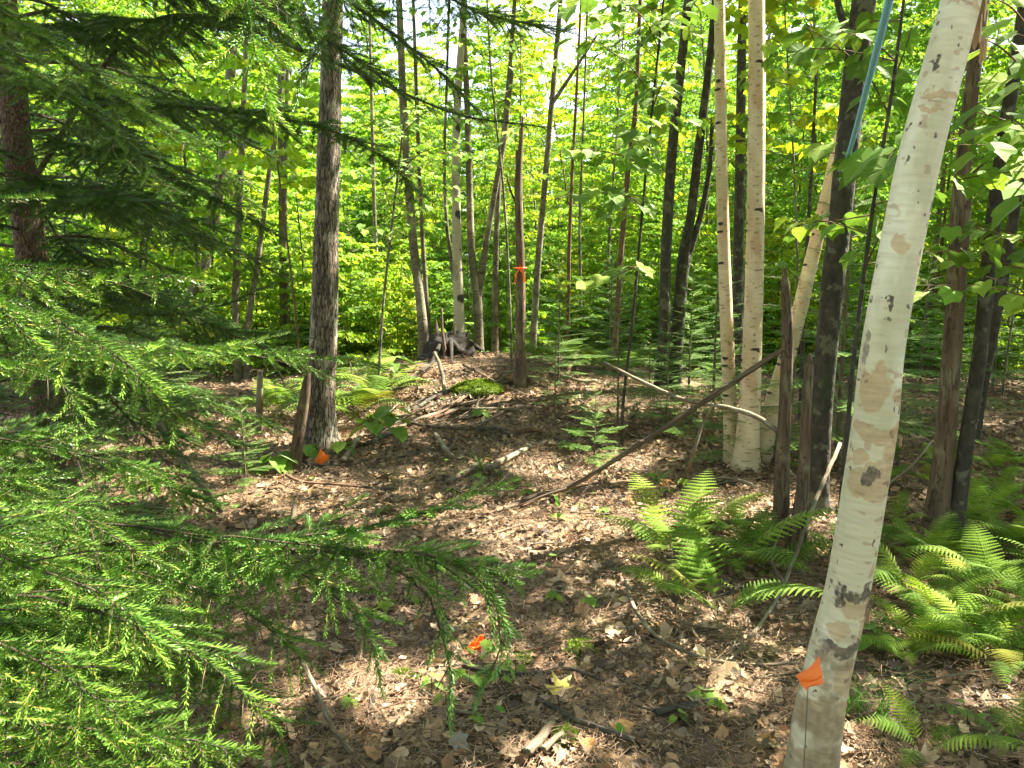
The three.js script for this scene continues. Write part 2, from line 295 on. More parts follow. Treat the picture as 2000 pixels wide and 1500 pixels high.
{
  const t = tree('leaning_birch', 'nearest white birch trunk, leaning right, with tan peeling patches', 'birch tree', nearBirchBark,
    [[1580, 1530, 96], [1612, 1330, 88], [1655, 1150, 80], [1690, 950, 80], [1708, 830, 82], [1722, 690, 80], [1752, 520, 79], [1798, 300, 80], [1842, 130, 77], [1882, -20, 72]], { top: 9, seg: 36, step: 0.025, bump: 0.05, fl: 0.12, uvW: 1 });
  const z = t.P[0].z, rel = (p) => p.sub(t.root.position), r = rng(4);
  for (const [px, py, w, h] of [[1688, 724, 14, 34], [1742, 858, 16, 20], [1802, 288, 14, 24], [1664, 1150, 14, 22], [1700, 888, 10, 10]]) { const q = rel(atZ(px, py, z)), k = 2.35 / FOCAL, g = new THREE.SphereGeometry(1, 14, 10), a = g.attributes.position; for (let i = 0; i < a.count; i++) { const n = 1 + 0.5 * fbm(a.getX(i) * 2 + px, a.getY(i) * 2, a.getZ(i) * 2, 3); a.setXYZ(i, q.x + a.getX(i) * w * 0.5 * k * n, q.y + a.getY(i) * h * 0.5 * k * n, q.z + a.getZ(i) * w * 0.5 * k * n); } g.computeVertexNormals(); part('knot', g, BARK.birch, t.root); }
  const curlMat = new THREE.MeshStandardMaterial({ color: new THREE.Color().setRGB(0.5, 0.33, 0.2), roughness: 0.8, side: THREE.DoubleSide }); curlMat.name = 'peeled_birch_bark';
  for (const [px, py, s, dy] of [[1896, 62, 0.05, 0.08], [1908, 100, 0.045, 0.06], [1905, 24, 0.05, 0.07], [1688, 1200, 0.03, 0.04], [1690, 700, 0.02, 0.04], [1752, 860, 0.02, 0.03]]) { // curled strips of bark
    const c = rel(atZ(px, py, z)), g = new GB(), n = 7, out = px < 1700 && py < 900 ? -1 : 1;
    for (let i = 0; i < n; i++) for (let j = 0; j < 2; j++) {
      const P = (a, b) => { const th = a / n * 2.6 + r() * 0.05, rr = s * 0.35 * (1 - a / n * 0.4); return [c.x + out * (Math.sin(th) * rr), c.y + (b - 1) * dy * (0.5 + 0.12 * Math.sin(a * 1.7)), c.z + 0.012 + (1 - Math.cos(th)) * rr]; };
      const A = P(i, j), B = P(i + 1, j), C = P(i + 1, j + 1), D = P(i, j + 1); g.tri(A, B, C); g.tri(A, C, D);
    }
    part('bark_curl', g.build(), curlMat, t.root);
  }
}
const big = tree('maple_tree', 'thick grey furrowed trunk standing behind the left orange flag', 'tree', BARK.maple, [[622, 868, 62], [626, 760, 56], [633, 640, 52], [637, 480, 49], [641, 330, 45], [646, 160, 42], [650, -10, 40]], { top: 10, seg: 26, step: 0.06, bump: 0.05, fl: 0.55 });
tree('dead_tree', 'split brown dead stem leaning on the foot of the thick grey trunk', 'dead tree', BARK.dead, [[572, 922, 22], [584, 850, 22], [596, 770, 20], [604, 715, 9]], { top: 0, bump: 0.16, fl: 0.25, seg: 10, step: 0.05 });
tree('dark_tree', 'dark lichen-spotted trunk with the blue line, behind the leaning birch', 'tree', BARK.dark, [[1592, 1000, 46], [1604, 800, 42], [1622, 600, 43], [1640, 430, 43], [1660, 230, 44], [1676, 90, 46], [1690, -20, 44]], { top: 10, seg: 18, step: 0.08, forks: [[[1662, 95, 20], [1648, 50, 14], [1630, -20, 12]]] });
tree('dead_snag', 'tall broken grey-brown snag just left of the dark trunk', 'dead tree', BARK.dead, [[1524, 1060, 32], [1528, 900, 27], [1535, 760, 24], [1538, 640, 22], [1534, 560, 17], [1532, 524, 6]], { top: 0, bump: 0.14, seg: 14, step: 0.06 });
tree('dead_snag', 'shorter split snag between the tall snag and the dark trunk', 'dead tree', BARK.dead, [[1552, 1085, 32], [1568, 960, 23], [1574, 820, 20], [1580, 720, 17], [1582, 690, 6]], { top: 0, bump: 0.2, seg: 12, step: 0.06, fl: 0.7 });
const clump = gp(1452, 915);
tree('birch_tree', 'slim left stem of the pale birch clump', 'birch tree', BARK.birch, [[1432, 905, 30], [1424, 760, 26], [1418, 600, 25], [1411, 400, 23], [1408, 200, 22], [1405, -10, 21]], { z: clump.z - 0.15, top: 10, step: 0.1, seg: 16, bump: 0.04 });
tree('birch_tree', 'thick straight middle stem of the pale birch clump', 'birch tree', BARK.birch, [[1456, 912, 46], [1464, 780, 40], [1472, 600, 35], [1476, 400, 34], [1478, 200, 33], [1478, -10, 31]], { z: clump.z, top: 11, step: 0.08, seg: 20, bump: 0.04, fl: 0.5 });
tree('birch_tree', 'pale birch stem leaning right behind the two snags', 'birch tree', BARK.birch, [[1482, 900, 36], [1510, 790, 34], [1548, 660, 30], [1592, 480, 26], [1632, 310, 24], [1660, 190, 22], [1690, 40, 20]], { z: clump.z - 0.2, top: 9, step: 0.1, seg: 14, bump: 0.04 });
tree('brown_tree', 'brown trunk rising from the ferns right of the leaning birch', 'tree', BARK.dead, [[1826, 1045, 46], [1846, 860, 38], [1862, 640, 34], [1876, 420, 36], [1888, 260, 28], [1912, 60, 26], [1922, -20, 24]], { top: 9, seg: 14, step: 0.1, forks: [[[1880, 350, 20], [1925, 310, 13], [2010, 245, 11]]] });
tree('dark_tree', 'thin dark trunk slanting right beside the brown trunk', 'tree', BARK.dark, [[1862, 1052, 30], [1888, 860, 28], [1912, 700, 27], [1935, 480, 27], [1962, 260, 25], [1990, 90, 24], [2004, -20, 22]], { top: 9, seg: 12 });
tree('dark_tree', 'thin dark trunk at the far right edge', 'tree', BARK.dark, [[1898, 880, 22], [1925, 720, 21], [1960, 540, 21], [1992, 350, 20], [2030, 160, 20]], { z: -6.4, top: 8, seg: 10 });
tree('dark_tree', 'left one of two dark trunks behind the fir saplings', 'tree', BARK.dark, [[1286, 800, 30], [1296, 680, 24], [1300, 520, 21], [1310, 330, 20], [1330, 130, 18], [1345, -10, 17]], { z: -8.2, top: 9, seg: 12 });
tree('dark_tree', 'right one of two dark trunks behind the fir saplings, forked', 'tree', BARK.dark, [[1312, 790, 30], [1324, 640, 26], [1335, 510, 26], [1348, 430, 18], [1366, 280, 18], [1385, 130, 16], [1398, -10, 15]], { z: -8.3, top: 9, seg: 12, forks: [[[1336, 520, 16], [1366, 430, 12], [1386, 330, 10], [1392, 230, 8]]] });
tree('slim_tree', 'slim reddish sapling left of the two dark trunks', 'tree', BARK.red, [[1196, 730, 13], [1206, 600, 11], [1214, 480, 11], [1226, 340, 10], [1242, 200, 9], [1248, 60, 8]], { z: -9.5, top: 7, seg: 8 });
tree('dark_tree', 'dark trunk glimpsed between the two pale birch stems', 'tree', BARK.dark, [[1440, 760, 22], [1442, 500, 20], [1446, 260, 18], [1450, 20, 17]], { z: -9.5, top: 9, seg: 10 });
// stems of the clump on the mound
const MZ = -9.5;
const stemL = [
  ['grey_birch', 'leftmost speckled stem of the clump on the mound', BARK.young, [[830, 722, 26], [822, 600, 21], [810, 500, 20], [800, 380, 19], [790, 250, 17], [782, 60, 15]], 0],
  ['slim_tree', 'thin stem close behind the leftmost stem on the mound', BARK.young, [[842, 716, 13], [834, 600, 11], [826, 480, 10], [818, 320, 9], [812, 150, 8]], -0.3],
  ['grey_birch', 'pale stem with black scars in the middle of the mound clump', BARK.scarred, [[897, 722, 30], [896, 600, 24], [893, 500, 22], [891, 380, 19], [892, 230, 17], [904, 40, 15]], 0.05],
  ['grey_birch', 'forked mottled stem right of the scarred white stem', BARK.young, [[936, 718, 22], [935, 640, 20], [932, 580, 20], [921, 490, 17], [917, 360, 15], [912, 200, 13], [906, 40, 11]], -0.1],
  ['slim_tree', 'straight mottled stem left of the ribboned snag', BARK.young, [[967, 718, 16], [967, 600, 14], [969, 480, 13], [976, 330, 12], [990, 200, 11], [1001, 60, 9]], -0.4],
  ['slim_tree', 'pale curving stem right of the ribboned snag', BARK.young, [[1036, 752, 18], [1044, 620, 15], [1052, 500, 14], [1064, 360, 13], [1076, 220, 12], [1090, 60, 11]], -0.2],
  ['slim_tree', 'thin curved stem between the leftmost and scarred stems', BARK.young, [[905, 700, 10], [888, 560, 9], [872, 430, 8], [868, 300, 7], [872, 180, 6]], -0.2],
  ['slim_tree', 'thin greyish stem right of the pale curving stem', BARK.red, [[1106, 724, 10], [1110, 600, 8], [1112, 480, 8], [1118, 330, 7], [1126, 180, 6]], -0.9],
  ['slim_tree', 'spindly stem left of the slim reddish sapling', BARK.young, [[1132, 712, 8], [1134, 580, 7], [1132, 440, 6], [1138, 280, 5]], -1.6],
];
for (const e of stemL) for (const q of e[3]) q[2] *= 0.88;
stemL.forEach(([n, l, b, p, dz], i) => tree(n, l, n === 'grey_birch' ? 'birch tree' : 'sapling', b, p, { z: MZ + dz, top: 7.5, seg: 12, step: 0.12, bump: 0.07, fl: 0.5, forks: i === 3 ? [[[933, 585, 15], [946, 500, 12], [962, 400, 11], [985, 270, 10], [1000, 130, 8]]] : i === 5 ? [[[1080, 200, 8], [1120, 140, 6], [1165, 70, 4]]] : [] }));
const snag = tree('dead_snag', 'brown snag with an orange ribbon knotted round it', 'dead tree', BARK.dead, [[1015, 752, 22], [1016, 640, 19], [1017, 540, 18], [1014, 440, 16], [1013, 350, 15], [1019, 260, 8], [1021, 228, 3]], { top: 0, seg: 12, step: 0.06, bump: 0.16, forks: [[[1012, 345, 9], [1010, 300, 7], [1009, 294, 3]], [[1010, 400, 5], [996, 370, 4], [990, 340, 3]]] });
// left background trunks behind the spruce
[['pale_tree', 'pale leaning trunk behind the spruce boughs on the left', BARK.young, [[352, 668, 26], [372, 600, 28], [398, 510, 27], [418, 420, 24], [440, 280, 22], [455, 60, 18]], -11],
  ['slim_tree', 'left of two brown stems behind the spruce bough tips', BARK.young, [[462, 662, 13], [460, 580, 14], [463, 500, 13], [470, 330, 12], [480, 100, 10]], -10],
  ['slim_tree', 'right of two brown stems behind the spruce bough tips, slanting', BARK.young, [[482, 668, 13], [492, 580, 12], [502, 520, 11], [520, 380, 10], [548, 180, 9]], -10],
  ['slim_tree', 'paired grey stem left of the thick trunk, left one', BARK.young, [[552, 692, 13], [552, 600, 12], [551, 500, 12], [548, 300, 10], [545, 80, 9]], -10.5],
  ['slim_tree', 'paired grey stem left of the thick trunk, right one', BARK.young, [[568, 694, 12], [562, 610, 11], [558, 520, 10], [556, 400, 9], [560, 200, 8]], -10.5],
  ['slim_tree', 'young trunk between the thick trunk and the mound, far off', BARK.young, [[742, 690, 9], [738, 560, 8], [732, 440, 8], [728, 280, 7]], -13],
].forEach(([n, l, b, p, z]) => tree(n, l, 'tree', b, p, { z, top: 8, seg: 10, step: 0.2 }));
tree('dead_tree', 'short bare stem standing left of the thick grey trunk', 'dead tree', BARK.grey, [[505, 852, 15], [507, 780, 13], [508, 725, 11]], { top: 0, seg: 8, step: 0.08 });

// ---------------------------------------------------------------- conifers: a needled shoot, boughs made of shoots, trees made of boughs
function shootGeo(seed, needles, nl, nw, flat, cStem = [2.3, 0.95, 2.0]) { // along +y, 1 long; flat 0 = all round, 1 = in one plane
  const r = rng(seed), gb = new GB();
  for (let k = 0; k < 3; k++) { const a = k * 2.094, b = a + 2.094, w = 0.02; gb.tri([Math.cos(a) * w, -0.05, Math.sin(a) * w], [Math.cos(b) * w, -0.05, Math.sin(b) * w], [0, 1.02, 0], cStem); }
  for (let i = 0; i < needles; i++) {
    const t = i / needles, a = flat > 0.5 ? (i % 2 ? 0 : Math.PI) + (r() - 0.5) * 1.5 : i * 2.39996 + r() * 0.5, up = Math.sin(a);
    const lean = lerp(0.95, 0.45, t) * (0.85 + 0.3 * r()), y = t * 0.98, l = nl * (0.8 + 0.4 * r()) * (t > 0.85 ? 0.8 : 1) * (up < -0.3 && flat < 0.5 ? 0.7 : 1);
    const d = V(Math.cos(a) * Math.sin(lean), Math.cos(lean), Math.sin(a) * Math.sin(lean) + 0.15).normalize();
    const o = V(0, y, 0), s = V(0, 1, 0).cross(d).normalize(), n = d.clone().cross(s).multiplyScalar(nw * 0.5 * (r() - 0.5)), q = 0.75 + 0.5 * r();
    const m = o.clone().addScaledVector(d, l * 0.5), tip = o.clone().addScaledVector(d, l), A = m.clone().addScaledVector(s, nw).add(n), B = m.clone().addScaledVector(s, -nw).sub(n);
    const c = [q, q, q];
    gb.tri(o.toArray(), A.toArray(), tip.toArray(), c); gb.tri(o.toArray(), tip.toArray(), B.toArray(), c);
  }
  return gb.build();
}
const SHOOT = [shootGeo(1, 50, 0.29, 0.021, 0), shootGeo(2, 46, 0.26, 0.022, 0)];
const SHOOT_FAR = [shootGeo(3, 50, 0.28, 0.022, 0), shootGeo(4, 50, 0.25, 0.022, 0)];
const UPV = V(0, 1, 0);
function frame(p, dir, up, s, roll = 0) { // +y along dir, +z towards up
  const z = up.clone().addScaledVector(dir, -up.dot(dir)); if (z.lengthSq() < 1e-5) z.set(1, 0, 0).addScaledVector(dir, -dir.x); z.normalize();
  const x = dir.clone().cross(z);
  if (roll) { const c = Math.cos(roll), q = Math.sin(roll), x2 = x.clone().multiplyScalar(c).addScaledVector(z, q); z.multiplyScalar(c).addScaledVector(x, -q); x.copy(x2); }
  return new THREE.Matrix4().makeBasis(x.multiplyScalar(s), dir.clone().multiplyScalar(s), z.multiplyScalar(s)).setPosition(p);
}
let boughSeed = 100;
function bough(root, pts, { side = 0.5, gap = 0.036, shoot = 0.056, bare = 0.15, droop = 0.5, w0 = 0.0055, fresh = 1, tint = 1, geo = SHOOT, flop = 0, dens = 1 } = {}) {
  const r = rng(boughSeed++), curve = new THREE.CatmullRomCurve3(pts), L = curve.getLength(), wood = new TB(), list = [[], []], org = root.position;
  const N = Math.max(6, Math.round(L / 0.07)), mp = [], mr = [];
  for (let i = 0; i <= N; i++) { const p = curve.getPointAt(i / N); p.x += (r() - 0.5) * 0.008; p.y += (r() - 0.5) * 0.008; mp.push(p.sub(org)); mr.push(w0 * lerp(1, 0.18, i / N)); }
  tube(wood, mp, mr, 6, { uvW: 1, cap: false });
  const emit = (p, dir, up, tip) => {
    const g = (0.7 + 0.6 * r()) * tint, f = tip * fresh * (0.5 + 0.8 * r());
    list[r() < 0.5 ? 0 : 1].push([frame(p, dir, up, shoot * (0.85 + 0.35 * r()), (r() - 0.5) * 0.8), new THREE.Color().setRGB(g * (0.85 + 0.75 * f), g * (0.95 + 0.5 * f), g * (0.8 + 0.1 * f))]);
  };
  function walk(p, dir, up, len, level, dr, dead = false) {
    if (level === 1 && r() < 0.07) dead = true;
    const pos = p.clone(), d = dir.clone(), n = Math.max(1, Math.round(len / shoot / 0.92)), st = len / n, line = [pos.clone()];
    for (let i = 0; i < n; i++) {
      d.y -= dr * st * (0.6 + 0.8 * r()); d.x += (r() - 0.5) * 0.14; d.z += (r() - 0.5) * 0.14; d.y += (r() - 0.5) * 0.1; d.normalize();
      if (!dead && r() < dens) emit(pos, d, up, i === n - 1 ? 1 : i === n - 2 ? 0.35 : 0.08);
      if (level < 2 && i > 0 && i < n - 1) for (const s of [1, -1]) if (r() < 0.95) {
        const lat = d.clone().cross(up).normalize().multiplyScalar(s), a = 0.6 + 0.5 * r(), e = d.clone().multiplyScalar(Math.cos(a)).addScaledVector(lat, Math.sin(a)).addScaledVector(up, (r() - 0.5) * 0.7).normalize();
        const l2 = (len - i * st) * 0.55 * (0.6 + 0.6 * r()); if (l2 > shoot * 0.6) walk(pos.clone(), e, up, Math.min(l2, 0.22), level + 1, dr, dead);
      }
      pos.addScaledVector(d, st); line.push(pos.clone());
    }
    if (level === 1) tube(wood, line.filter((_, i) => i % 2 === 0 || i === line.length - 1), line.filter((_, i) => i % 2 === 0 || i === line.length - 1).map((_, i, a) => lerp(Math.min(0.0022, w0 * 0.32), 0.0006, i / (a.length - 1 || 1))), 4, { uvW: 1, cap: false });
  }
  let s = bare * L, k = 0;
  while (s < L) {
    const t = s / L, p = curve.getPointAt(t).sub(org), T = curve.getTangentAt(t), lat = T.clone().cross(UPV).normalize(), up = lat.clone().cross(T).normalize();
    for (const sgn of [1, -1]) {
      const len = side * (0.12 + 0.95 * Math.pow(1 - t, 0.75)) * smooth(bare - 0.12, bare + 0.15, t) * (0.45 + 0.95 * r());
      const a = lerp(1.05, 0.7, t) + (r() - 0.5) * 0.5, e = T.clone().multiplyScalar(Math.cos(a)).addScaledVector(lat, sgn * Math.sin(a)).addScaledVector(up, (r() - 0.5) * 0.7 - flop).normalize();
      if (len > 0.03) walk(p, e, up, len, 1, droop);
    }
    if (t > bare) emit(p, T, up, t > 0.93 ? 1 : 0.1);
    s += gap * (0.8 + 0.4 * r()); k++;
  }
  const b = part('branch', wood.build(), BARK.spruce, root);
  list.forEach((l, i) => l.length && instanced('needles', geo[i], NEEDLE, l, b));
}
// nearest spruce: its trunk stands out of the frame to the left
{
  const base = V(-2.35, groundY(-2.35, -1.9) - 0.05, -1.9);
  const root = thing('spruce_tree', 'nearest spruce, its sunlit boughs reaching in from the left edge', 'spruce tree', base);
  const gb = new TB(), [P, R] = resample([V(0, 0, 0), V(0.05, 1.5, 0), V(0.02, 4, 0.05), V(0, 7, 0)], [0.12, 0.1, 0.07, 0.01], 0.15); tube(gb, P, R, 14, { bump: 0.06, uvW: 2 }); part('trunk', gb.build(), BARK.spruce, root);
  const B = (list, o) => bough(root, list.map(([x, y, d]) => at(x, y, d)), o);
  B([[-420, 470, 1.75], [-100, 505, 1.6], [170, 530, 1.48], [392, 548, 1.4]], { side: 0.24, fresh: 1.2, flop: 0.35, droop: 1.3 });
  B([[-420, 540, 1.7], [-120, 560, 1.5], [80, 610, 1.4], [230, 700, 1.35], [345, 810, 1.3]], { side: 0.22, fresh: 1.2, droop: 1.4, flop: 0.2 });
  B([[-400, 560, 1.5], [-180, 580, 1.35], [0, 600, 1.25], [70, 700, 1.22]], { side: 0.2, fresh: 1.2, droop: 1.4, flop: 0.3 });
  B([[-400, 640, 2.0], [-100, 690, 1.85], [130, 760, 1.7], [150, 850, 1.65]], { side: 0.2, droop: 1.2 });
  B([[-350, 620, 2.3], [0, 640, 2.2], [180, 690, 2.05], [300, 760, 2.0]], { side: 0.35, droop: 0.9, fresh: 0.4 });
  B([[-400, 800, 2.2], [-50, 850, 2.1], [200, 900, 2.0], [420, 985, 1.95]], { side: 0.34, droop: 0.9, fresh: 0.4 });
  B([[-350, 700, 2.6], [50, 690, 2.5], [300, 690, 2.3], [520, 690, 2.2], [735, 712, 2.1]], { side: 0.3, droop: 1.1, bare: 0.3 });
  B([[-350, 960, 2.0], [0, 990, 1.85], [300, 1035, 1.7], [560, 1060, 1.55], [780, 1085, 1.45], [1000, 1120, 1.35]], { side: 0.36, gap: 0.038, droop: 1.9, flop: 0.3, fresh: 0.4 });
  B([[200, 1060, 1.7], [480, 1060, 1.62], [760, 1020, 1.55], [985, 945, 1.5]], { side: 0.2, bare: 0.25, droop: 1.0, fresh: 0.3 });
  B([[520, 1070, 1.6], [700, 1085, 1.5], [830, 1150, 1.42], [872, 1270, 1.4], [880, 1390, 1.4]], { side: 0.13, bare: 0.1, droop: 1.6, fresh: 0.3 });
  B([[700, 1080, 1.5], [860, 1085, 1.42], [950, 1150, 1.4], [985, 1240, 1.4], [950, 1330, 1.4]], { side: 0.1, bare: 0.1, droop: 1.6, fresh: 0.3 });
  B([[300, 1040, 1.7], [480, 1080, 1.6], [640, 1150, 1.5], [720, 1240, 1.45], [735, 1300, 1.45]], { side: 0.18, bare: 0.1, droop: 1.6, fresh: 0.5 });
  B([[-350, 1060, 1.8], [0, 1080, 1.7], [240, 1110, 1.6], [460, 1180, 1.5], [600, 1290, 1.45]], { side: 0.34, droop: 1.5, flop: 0.25, fresh: 0.7 });
  B([[-350, 1130, 1.5], [-50, 1150, 1.4], [200, 1200, 1.3], [400, 1290, 1.25], [520, 1400, 1.2]], { side: 0.3, droop: 1.5, flop: 0.2, fresh: 0.8 });
  B([[-350, 1000, 1.5], [-150, 1040, 1.35], [40, 1100, 1.25], [240, 1190, 1.2], [300, 1260, 1.2]], { side: 0.28, droop: 1.4, fresh: 0.8 });
  B([[-350, 1200, 1.3], [-100, 1230, 1.2], [90, 1300, 1.15], [230, 1400, 1.1]], { side: 0.24, droop: 1.3, fresh: 1.0 });
  B([[-350, 1330, 1.25], [-100, 1370, 1.15], [120, 1420, 1.1], [330, 1440, 1.1], [470, 1470, 1.1]], { side: 0.24, droop: 1.2, fresh: 1.0 });
  B([[-300, 1500, 1.15], [-50, 1490, 1.1], [160, 1500, 1.05], [300, 1530, 1.05]], { side: 0.2, droop: 1.0, fresh: 1.0 });
  B([[-350, 1120, 2.3], [0, 1160, 2.2], [300, 1260, 2.1], [520, 1390, 2.0], [560, 1480, 1.95]], { side: 0.4, droop: 1.1, fresh: 0.5 });
  B([[-350, 900, 2.9], [0, 960, 2.8], [250, 1010, 2.7], [430, 1080, 2.6]], { side: 0.42, droop: 0.8, fresh: 0.3 });
  { const q = rng(515); for (let i = 0; i < 18; i++) { const y = 930 + i * 34 + q() * 40, x = 120 + q() * 330 + (i % 3) * 60, d = 1.25 + q() * 1.1, fall = 60 + q() * 130; B([[-380, y - 40, d + 0.5], [lerp(-380, x, 0.4), y - 20, d + 0.25], [lerp(-380, x, 0.75), y + fall * 0.35, d + 0.08], [x, y + fall, d]], { side: 0.24 + 0.12 * q(), droop: 0.6 + 0.9 * q(), bare: 0.3, fresh: 0.3 + 0.7 * q(), flop: 0.15 * q(), tint: 0.8 + 0.4 * q() }); } }
  B([[-300, 380, 1.8], [-100, 390, 1.7], [70, 385, 1.6]], { side: 0.12, droop: 0.8 });
  // upper boughs hanging into the top of the frame
  B([[-500, -420, 1.9], [0, -380, 1.8], [300, -240, 1.65], [462, -60, 1.55], [492, 60, 1.5], [512, 150, 1.5], [530, 215, 1.5]], { side: 0.36, bare: 0.5, droop: 0.7, fresh: 1.5, gap: 0.03, tint: 1.35 });
  B([[-500, -450, 2.2], [200, -380, 2.1], [600, -140, 2.0], [660, 20, 1.95], [600, 130, 1.95], [580, 190, 1.95]], { side: 0.32, bare: 0.5, droop: 1.0, fresh: 0.9, gap: 0.032 });
  B([[-500, -300, 2.3], [0, 20, 2.2], [200, 170, 2.1], [330, 260, 2.05], [430, 330, 2.0], [490, 400, 1.95]], { side: 0.3, bare: 0.3, droop: 1.2, fresh: 1.0 });
  B([[-500, -200, 2.6], [0, 100, 2.6], [180, 230, 2.5], [280, 320, 2.45], [330, 380, 2.4]], { side: 0.36, bare: 0.25, droop: 1.0, fresh: 0.3 });
}
// second spruce: scaly trunk at the left edge
function spruce(label, pts, z, { n = 40, h0 = 0.5, h1 = 6.2, len = 1.6, seed = 9, gap = 0.065, shoot = 0.08, tint = 0.8, avoid = null, sideK = 0.34 } = {}) {
  const t = tree('spruce_tree', label, 'spruce tree', BARK.spruce, pts, { z, top: 8, seg: 18, step: 0.1, bump: 0.05, uvW: 2, crown: false });
  const r = rng(seed), P = t.P;
  for (let i = 0; i < n; i++) {
    const h = lerp(h0, h1, (i + r() * 0.6) / n), k = P.findIndex((p) => p.y > P[0].y + h); if (k < 1) continue;
    const a = i * 2.39996 + r() * 0.5, o = P[k], l = len * (0.55 + 0.6 * r()) * lerp(1, 0.6, h / 7), dx = Math.cos(a), dz = Math.sin(a);
    if (avoid && avoid(o, dx, dz, l)) continue;
    bough(t.root, [o, V(o.x + dx * l * 0.35, o.y + 0.02, o.z + dz * l * 0.35), V(o.x + dx * l * 0.7, o.y - 0.14 * l, o.z + dz * l * 0.7), V(o.x + dx * l, o.y - 0.28 * l, o.z + dz * l)], { side: l * sideK, gap, shoot, bare: 0.2, droop: 0.7, w0: 0.013, fresh: 0.35, tint, geo: SHOOT_FAR });
  }
  return t;
}
const spruceB = spruce('spruce with a scaly brown trunk by the left edge', [[110, 980, 70], [84, 700, 62], [62, 500, 58], [36, 300, 54], [22, 150, 50], [6, -10, 46]], 0, { n: 74, h0: 0.3, seed: 21, len: 1.85 });
{ // long dark boughs that cross the upper left of the frame
  const B = (list, o) => bough(spruceB.root, list.map(([x, y, d]) => at(x, y, d)), { geo: SHOOT_FAR, gap: 0.05, shoot: 0.07, fresh: 0.25, tint: 0.75, ...o });
  B([[20, 60, 4.8], [200, 45, 4.2], [420, 35, 3.6], [560, 40, 3.3]], { side: 0.5, droop: 1.3, flop: 0.3 });
  B([[30, 170, 4.8], [250, 200, 4.0], [500, 225, 3.4], [680, 270, 3.0], [790, 350, 2.8], [805, 400, 2.75]], { side: 0.4, droop: 1.2 });
  B([[40, 260, 4.8], [240, 310, 4.2], [420, 390, 3.8], [560, 470, 3.6]], { side: 0.45, droop: 1.0 });
  B([[20, 0, 4.8], [260, -60, 4.0], [520, 0, 3.4], [640, 80, 3.2], [720, 160, 3.1]], { side: 0.55, droop: 1.4, bare: 0.25, tint: 0.6 });
  B([[60, 420, 4.9], [250, 560, 4.4], [430, 640, 4.2], [600, 660, 4.0]], { side: 0.36, droop: 0.9 });
  B([[70, 500, 4.9], [240, 610, 4.6], [420, 600, 4.5], [520, 560, 4.5]], { side: 0.3, droop: 0.8 });
  B([[90, 640, 4.9], [260, 760, 4.2], [400, 830, 3.9], [470, 880, 3.8]], { side: 0.4, droop: 0.9 });
  B([[50, 330, 4.9], [120, 380, 4.0], [260, 400, 3.5], [400, 470, 3.3]], { side: 0.5, droop: 1.0, tint: 0.7 });
}
// long boughs of the nearest spruce that pass over the frame and hang in at the top, beside the thick trunk
{
  const root = scene.getObjectByName('spruce_tree'), from = (y, x = -2.2, z = -1.95) => V(x, y, z);
  const B = (p0, list, o) => bough(root, [p0, ...list.map(([x, y, d]) => at(x, y, d))], { geo: SHOOT_FAR, gap: 0.032, shoot: 0.062, fresh: 0.35, tint: 0.95, bare: 0.5, w0: 0.016, ...o });
  B(from(3.5), [[600, -330, 2.6], [800, -60, 3.0], [930, 20, 3.2], [1100, 60, 3.4]], { side: 0.5, droop: 0.9, flop: 0.15 });
  B(from(3.2), [[500, -250, 2.6], [640, -40, 2.8], [760, 60, 3.0], [860, 140, 3.1], [930, 215, 3.2]], { side: 0.42, droop: 1.2 });
  B(from(3.0), [[400, -160, 2.5], [560, 30, 2.7], [690, 110, 2.9], [780, 180, 3.0]], { side: 0.5, droop: 1.2 });
  bough(spruceB.root, [spruceB.P[30], ...[[300, 40, 4.5], [620, 110, 4.3], [760, 170, 4.3], [900, 225, 4.4], [1060, 248, 4.5]].map(([x, y, d]) => at(x, y, d))], { geo: SHOOT_FAR, side: 0.26, gap: 0.07, shoot: 0.07, droop: 0.7, bare: 0.35, w0: 0.018, dens: 0.85, tint: 0.7, fresh: 0.2 });
}

